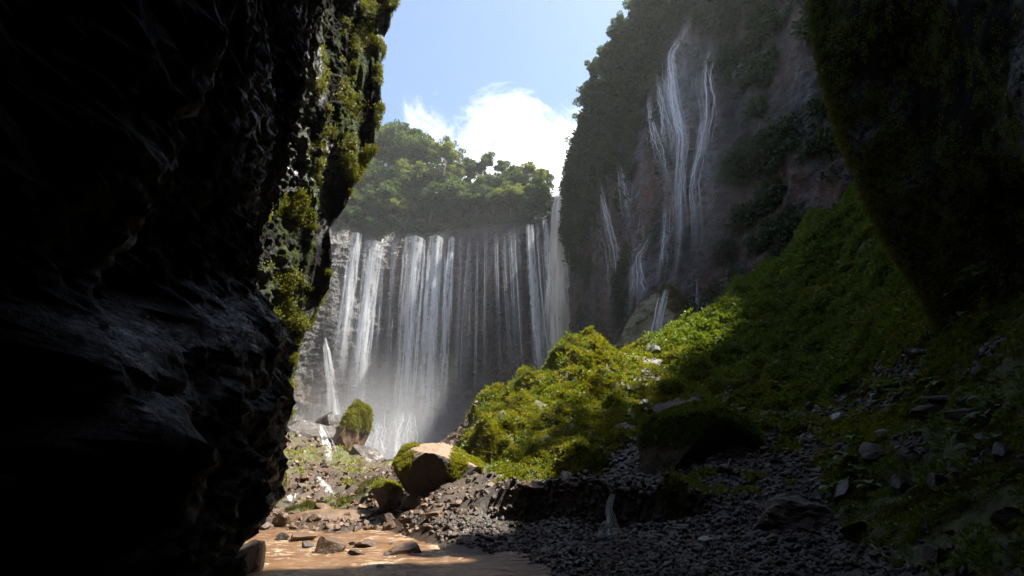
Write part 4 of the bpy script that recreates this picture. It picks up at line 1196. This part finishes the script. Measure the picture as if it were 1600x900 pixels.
boulder('boulder', P(536, 772, 34), (1.9, 1.6, 1.3), 31, M_MOSSROCK, 'rounded moss-tinged boulder in the middle of the rubble slope')
boulder('boulder', P(640, 742, 66), (6.5, 4.0, 2.4), 33, M_CONE, 'flat ochre rock in the spray behind the big boulder')
boulder('boulder', P(496, 815, 20.2), (2.6, 1.2, .62), 35, M_BROWN, 'long smooth brown rock lying along the far bank', sub=3, planes=[((0, -.3, .95), .55)])
boulder('boulder', P(358, 918, 10.5), (.78, .8, .85), 41, M_GREY, 'wet dark boulder at the foot of the left wall', sub=4, rough=.10)
boulder('boulder', P(1236, 820, 10.8), (.85, .7, .52), 43, M_OUTCROP, 'rough brown outcrop beside the gravel beach', sub=5, rough=.22, cuts=9)
boulder('boulder', P(418, 768, 27), (1.0, 1.0, 1.2), 37, M_MOSSROCK, 'mossy rock against the foot of the left wall', lambda c, n: n[:, 2], 300, C_MOSS, .12, sub=3)
boulder('rock_dome', P(1037, 535, 64), (8.6, 6.5, 8.4), 39, M_CONE, 'ochre rock dome where the long spring lands', lambda c, n: (.15 + (c[:, 0] > .0)) * np.clip(n[:, 2] + .5, 0, 1) * (c[:, 2] > -.4), 1800, C_GRASS, .5, planes=[((-.55, -.4, .72), .55), ((.75, -.4, .5), .6)], cuts=3)
# springs on the rock dome and little streams over the stones
dome = bpy.data.objects['rock_dome']
def obj_bvh(o):
    me = o.data
    mw = Matrix.Translation(o.location) @ o.rotation_euler.to_matrix().to_4x4()
    return BVHTree.FromPolygons([mw @ v.co for v in me.vertices], [p.vertices[:] for p in me.polygons])
B_D = obj_bvh(dome)
fall('cliff_spring', [(1042, 456), (1036, 480), (1030, 505), (1027, 530), (1026, 552)], [13, 14, 12, 16, 20], M_FALL, (B_D, B_C, B_T), .45, 'white cascade running over the ochre rock dome', fades=[.5, .8, .9, .9, .4], n=24, rough=1, strands=7)
B_P = [obj_bvh(o) for o in col.objects if o.name.startswith(('boulder', 'pillar_boulder')) and o.type == 'MESH' and o.location[1] > 60]
for nm, pts, w, lab in [('brook', [(500, 664), (507, 685), (511, 703), (514, 722)], [3, 6, 7, 6], 'white brook tumbling between the brown outcrop and pillar boulder'),
                        ('brook', [(414, 738), (418, 745), (422, 756)], [8, 14, 10], 'white splash of water beside the left wall above the rubble'),
                        ('brook', [(494, 746), (503, 758), (512, 768), (522, 778)], [5, 8, 9, 6], 'broken white brook running down the rubble slope'),
                        ('brook', [(449, 772), (452, 778), (454, 785)], [3, 6, 4], 'tiny white trickle low on the rubble slope'),
                        ('brook', [(1007, 624), (1009, 632), (1010, 642)], [4, 6, 6], 'tiny white trickle in the sunlit debris of the gully'),
                        ('brook', [(958, 770), (954, 785), (951, 800), (956, 815), (953, 828), (958, 842)], [5, 6, 7, 9, 17, 24], 'white cascade splashing off the terrace onto the gravel beach')]:
    w = [x * 1.7 for x in w]
    fall(nm, pts, w, M_FALL, tuple(B_P) + (B_T,), .22 if pts[0][1] > 730 else .6, lab, fades=[.2, .8, 1, .9, .2], n=24, rough=1, strands=7, bow=.12, fine=.8)
# ------------------------------------------------------------------ gravel
C_GRAV = proto_set('gravel_kinds', lambda s: bpy.data.objects.new('pebble', raw_mesh('pebble', *rock_shape(900 + s, 2, 10 if s % 2 else 5), (M_GREY, M_DKROCK)[s % 2], s % 2 == 0)), range(8))
C_GRAVB = proto_set('brown_gravel_kinds', lambda s: bpy.data.objects.new('brown_pebble', raw_mesh('brown_pebble', *rock_shape(920 + s, 2), M_BROWN, False)), range(5))
beach = in_poly(qx, qy, [(640, 800), (760, 800), (1000, 800), (1250, 780), (1330, 900), (860, 905), (700, 850)]) * 1.0
beach = np.maximum(beach, in_poly(qx, qy, GULLY_POLY) * .35 * (Yg < 22))
beach = np.maximum(beach, in_poly(qx, qy, DEBRIS_POLY) * .6)
beach = np.maximum(beach, ((Xg > 0) & (Yg < 24) & (moss < .4)) * .6) * (V_t[..., 2] > -.05)
p_, n_, d_ = sample_grid(V_t, N_t, beach, 34000, 20)
scatter('gravel', p_, n_, d_ * .0017 * rr.uniform(.3, 1.75, len(p_)) ** 2.8, C_GRAV, 'dark gravel of the beach and gully', up=.5)
bb = ((Yg > 15) & (Yg < 130) & (Xg < 3) & (moss < .5) & (V_t[..., 2] > .02)) * 1.0
p_, n_, d_ = sample_grid(V_t, N_t, bb, 14000, 21)
scatter('rubble', p_, n_, d_ * .0034 * rr.uniform(.3, 1.6, len(p_)) ** 1.7, C_GRAVB, 'brown rubble of small stones around the far river bank', up=.5)
# ------------------------------------------------------------------ dead branches
def branch(a, b, rad, label, group=None):
    A = cast(*a, B_T); Bq = cast(*b, B_T)
    if A is None or Bq is None: return
    pa, pb = A[0] + A[1] * .08, Bq[0] + Bq[1] * .08
    if np.linalg.norm(pa - pb) > 4: pb = P(b[0], b[1], pa[1] - .2)
    t = np.linspace(0, 1, 9)[:, None]
    L = np.linalg.norm(pb - pa)
    mid = pa + (pb - pa) * t + np.cumsum(rr.normal(size=(9, 3)) * .018 * L, 0)
    r0 = rad * A[2] / F
    V, Fc = tube(mid, np.linspace(r0, r0 * .4, 9), 6)
    parts = [(V, Fc)]
    for k in (4, 6):
        if rr.random() < .6:
            q = mid[k]; e = q + unit(rr.normal(size=3) + (pb - pa) / L) * L * .22
            parts.append(tube([q, (q + e) / 2 + rr.normal(size=3) * .02 * L, e], [r0 * .5, r0 * .4, r0 * .2], 5))
    o = mkobj('branch', raw_mesh('branch', *join(parts), M_DEADWOOD))
    set_props(o, label, 'branch', group)
for a, b in [((1304, 489), (1288, 517)), ((1300, 503), (1372, 519)), ((1279, 506), (1382, 506)), ((1308, 531), (1350, 530)), ((1285, 512), (1345, 500)), ((1320, 515), (1385, 522)), ((1312, 486), (1318, 505)), ((1322, 484), (1326, 506))]:
    branch(a, b, 1.9, 'bare dead branch in the tangled driftwood pile on the slope', 'branches of the driftwood pile')
for a, b, lab in [((1393, 483), (1390, 503), 'short upright dead twig beside the driftwood pile'), ((1425, 531), (1420, 562), 'crooked upright root below the right wall'), ((1405, 565), (1396, 582), 'short crooked root below the upright one'), ((1295, 574), (1295, 617), 'thin upright dead stem in the green leaves'),
                  ((1407, 499), (1446, 507), 'thin dead stick leaning at the foot of the right wall'), ((1258, 687), (1243, 712), 'pale straight stick leaning in the debris band'), ((1367, 857), (1397, 880), 'pale broken stick lying low on the near slope'), ((962, 780), (942, 801), 'pale stick leaning across the terrace cascade'),
                  ((1142, 722), (1146, 745), 'thin crooked twig beside the black boulder'), ((1150, 744), (1164, 738), 'short pale twig in the grey rubble'), ((1080, 765), (1090, 785), 'thin stick sticking out beside the beach'), ((968, 555), (990, 562), 'dead log on the crest of the mound')]:
    branch(a, b, 1.5 if 'log' not in lab else 3.5, lab)
for k in range(9):
    x, y = random.uniform(985, 1045), random.uniform(575, 615)
    an = random.uniform(-.9, .9)
    branch((x, y), (x + 24 * math.cos(an), y + 14 * math.sin(an)), 1.5, 'sunlit dead stick in the debris of the gully head', 'sticks at the gully head')
# ------------------------------------------------------------------ single plants
M_BROAD = mat_leaf('broad_leaf', (.09, .16, .07), (.14, .21, .11), (.11, .18, .08), .3, 2)
def broad_leaf_mesh():
    t = np.linspace(0, 1, 7); w = np.sin(np.pi * t ** .8) * .34
    V = []
    for a, b in zip(t, w):
        z = .12 * math.sin(a * 2.6) - .25 * a * a
        V += [(-b, a, z + b * .25), (0, a, z), (b, a, z + b * .25)]
    Fc = []
    for i in range(6):
        for j in range(2):
            k = i * 3 + j; Fc.append((k, k + 1, k + 4, k + 3))
    return raw_mesh('leaf', np.array(V), np.array(Fc), M_BROAD)
LEAF = broad_leaf_mesh()
def frond_mesh():
    Vs = []
    s = np.linspace(.08, 1, 15)
    pos = np.stack([s * 0, s * .85, .55 * s - .6 * s * s], -1)
    for sg in (-1, 1):
        L = .34 * np.sin(np.pi * np.clip(s, 0, .97) ** .7) + .03
        dirs = unit(np.stack([sg * np.ones(15), .45 * np.ones(15), -.25 * np.ones(15)], -1))
        side = unit(np.cross(dirs, np.tile([0, 0, 1.], (15, 1))))
        Vs.append(leaf_quads(pos, dirs, side, L, np.full(15, .07)))
    return raw_mesh('frond', *join(Vs), M_LF_MOSS, False)
FROND = frond_mesh()
def plant(px, py, size, name, label, group, leaf, n, tree_=B_T):
    c = cast(px, py, tree_)
    if c is None: return
    e = bpy.data.objects.new(name, None); col.objects.link(e)
    e.location = c[0]; e.empty_display_size = .2
    set_props(e, label, 'plant' if leaf is LEAF else 'fern', group)
    s = size * c[2] / F
    hs = .8 * s if leaf is LEAF else .05 * s
    if leaf is LEAF:
        V, Fc = tube([(0, 0, -.1 * s), (.05 * s, 0, hs * .5), (0, 0, hs)], [.04 * s, .03 * s, .02 * s], 5)
        mkobj('stem', raw_mesh('stem', V, Fc, M_LF_GREEN), e)
    for k in range(n):
        o = mkobj('leaf' if leaf is LEAF else 'frond', leaf, e)
        o.location = (0, 0, hs * random.uniform(.55, 1))
        o.rotation_euler = (random.uniform(-.2, .5), random.uniform(-.25, .25), k * 6.28 / n + random.uniform(-.4, .4))
        o.scale = (s * random.uniform(.7, 1.1),) * 3
for px, py in [(1398, 612), (1416, 606), (1382, 618), (1452, 606), (1436, 600), (1372, 630), (1404, 626), (1425, 622), (1468, 612)]:
    plant(px, py, 15, 'broadleaf_plant', 'pale broad-leaved plant on the dark slope below the right wall', 'broad-leaved plants below the right wall', LEAF, 5)
for px, py in [(1300, 742), (1322, 726), (1345, 752), (1335, 700), (1362, 775), (1500, 690), (1530, 668), (1515, 715), (1555, 700), (1480, 735), (1545, 640), (1300, 775)]:
    plant(px, py, 17, 'leafy_plant', 'green drooping leafy plant on the shaded near bank', 'leafy plants on the near bank', LEAF, 7)
for px, py in [(1500, 470), (1525, 455), (1548, 480), (1515, 500), (1540, 440), (1560, 460)]:
    plant(px, py, 20, 'wall_plant', 'drooping leafy plant clinging to the dark right wall', 'plants clinging to the right wall', LEAF, 7, B_R)
plant(1074, 528, 15, 'fern', 'bright sunlit fern above the yellow moss', None, FROND, 8)
for px, py in [(1232, 432), (1262, 420), (1205, 452), (1365, 360), (1330, 380), (1290, 455), (1180, 500), (1150, 520), (1215, 540), (1330, 420), (1270, 560), (1175, 580)]:
    plant(px, py, 18, 'slope_fern', 'arching green fern on the shaded slope under the cliff', 'ferns on the shaded slope', FROND, 8)
for px, py in [(860, 690), (820, 715), (900, 660), (880, 720), (915, 700), (790, 690)]:
    plant(px, py, 13, 'mound_fern', 'small yellow green fern on the face of the mound', 'ferns on the mound', FROND, 7)
#@@HAZE
hz = bmesh.new()
bmesh.ops.create_cube(hz, size=1.0)
hme = bpy.data.meshes.new('haze'); hz.to_mesh(hme); hz.free()
haze = mkobj('haze', hme)
haze.location = (-10, 95, 80); haze.scale = (330, 300, 166)
hm = bpy.data.materials.new('haze'); hm.use_nodes = True
hm.node_tree.nodes.clear()
ho = hm.node_tree.nodes.new('ShaderNodeOutputMaterial')
hv = hm.node_tree.nodes.new('ShaderNodeVolumePrincipled')
hv.inputs['Color'].default_value = (.93, .95, 1, 1)
hv.inputs['Density'].default_value = 0.00018
hv.inputs['Anisotropy'].default_value = 0.2
hm.node_tree.links.new(hv.outputs[0], ho.inputs['Volume'])
hme.materials.append(hm)
set_props(haze, 'pale haze of spray filling the valley air', kind='stuff')

# spray hanging at the foot of the curtain: a soft cloud of droplets, thickest low down
spm = bpy.data.materials.new('spray'); spm.use_nodes = True
t_ = spm.node_tree; t_.nodes.clear()
so = t_.nodes.new('ShaderNodeOutputMaterial'); sv = t_.nodes.new('ShaderNodeVolumePrincipled')
tcn = t_.nodes.new('ShaderNodeTexCoord')
ln_ = t_.nodes.new('ShaderNodeVectorMath'); ln_.operation = 'LENGTH'
mr = t_.nodes.new('ShaderNodeMapRange'); mr.interpolation_type = 'SMOOTHERSTEP'
mr.inputs['From Min'].default_value = 1.0; mr.inputs['From Max'].default_value = 0.0
mr.inputs['To Min'].default_value = 0.0; mr.inputs['To Max'].default_value = 0.015
t_.links.new(tcn.outputs['Object'], ln_.inputs[0]); t_.links.new(ln_.outputs['Value'], mr.inputs['Value'])
t_.links.new(mr.outputs[0], sv.inputs['Density'])
sv.inputs['Color'].default_value = (.95, .96, 1, 1)
t_.links.new(sv.outputs[0], so.inputs['Volume'])
spme = raw_mesh('spray', *ICO[3], spm)
spray = mkobj('spray', spme)
spray.location = (-36, 156, 2); spray.scale = (52, 32, 44)
set_props(spray, 'white spray drifting at the foot of the curtain of falls', kind='stuff')
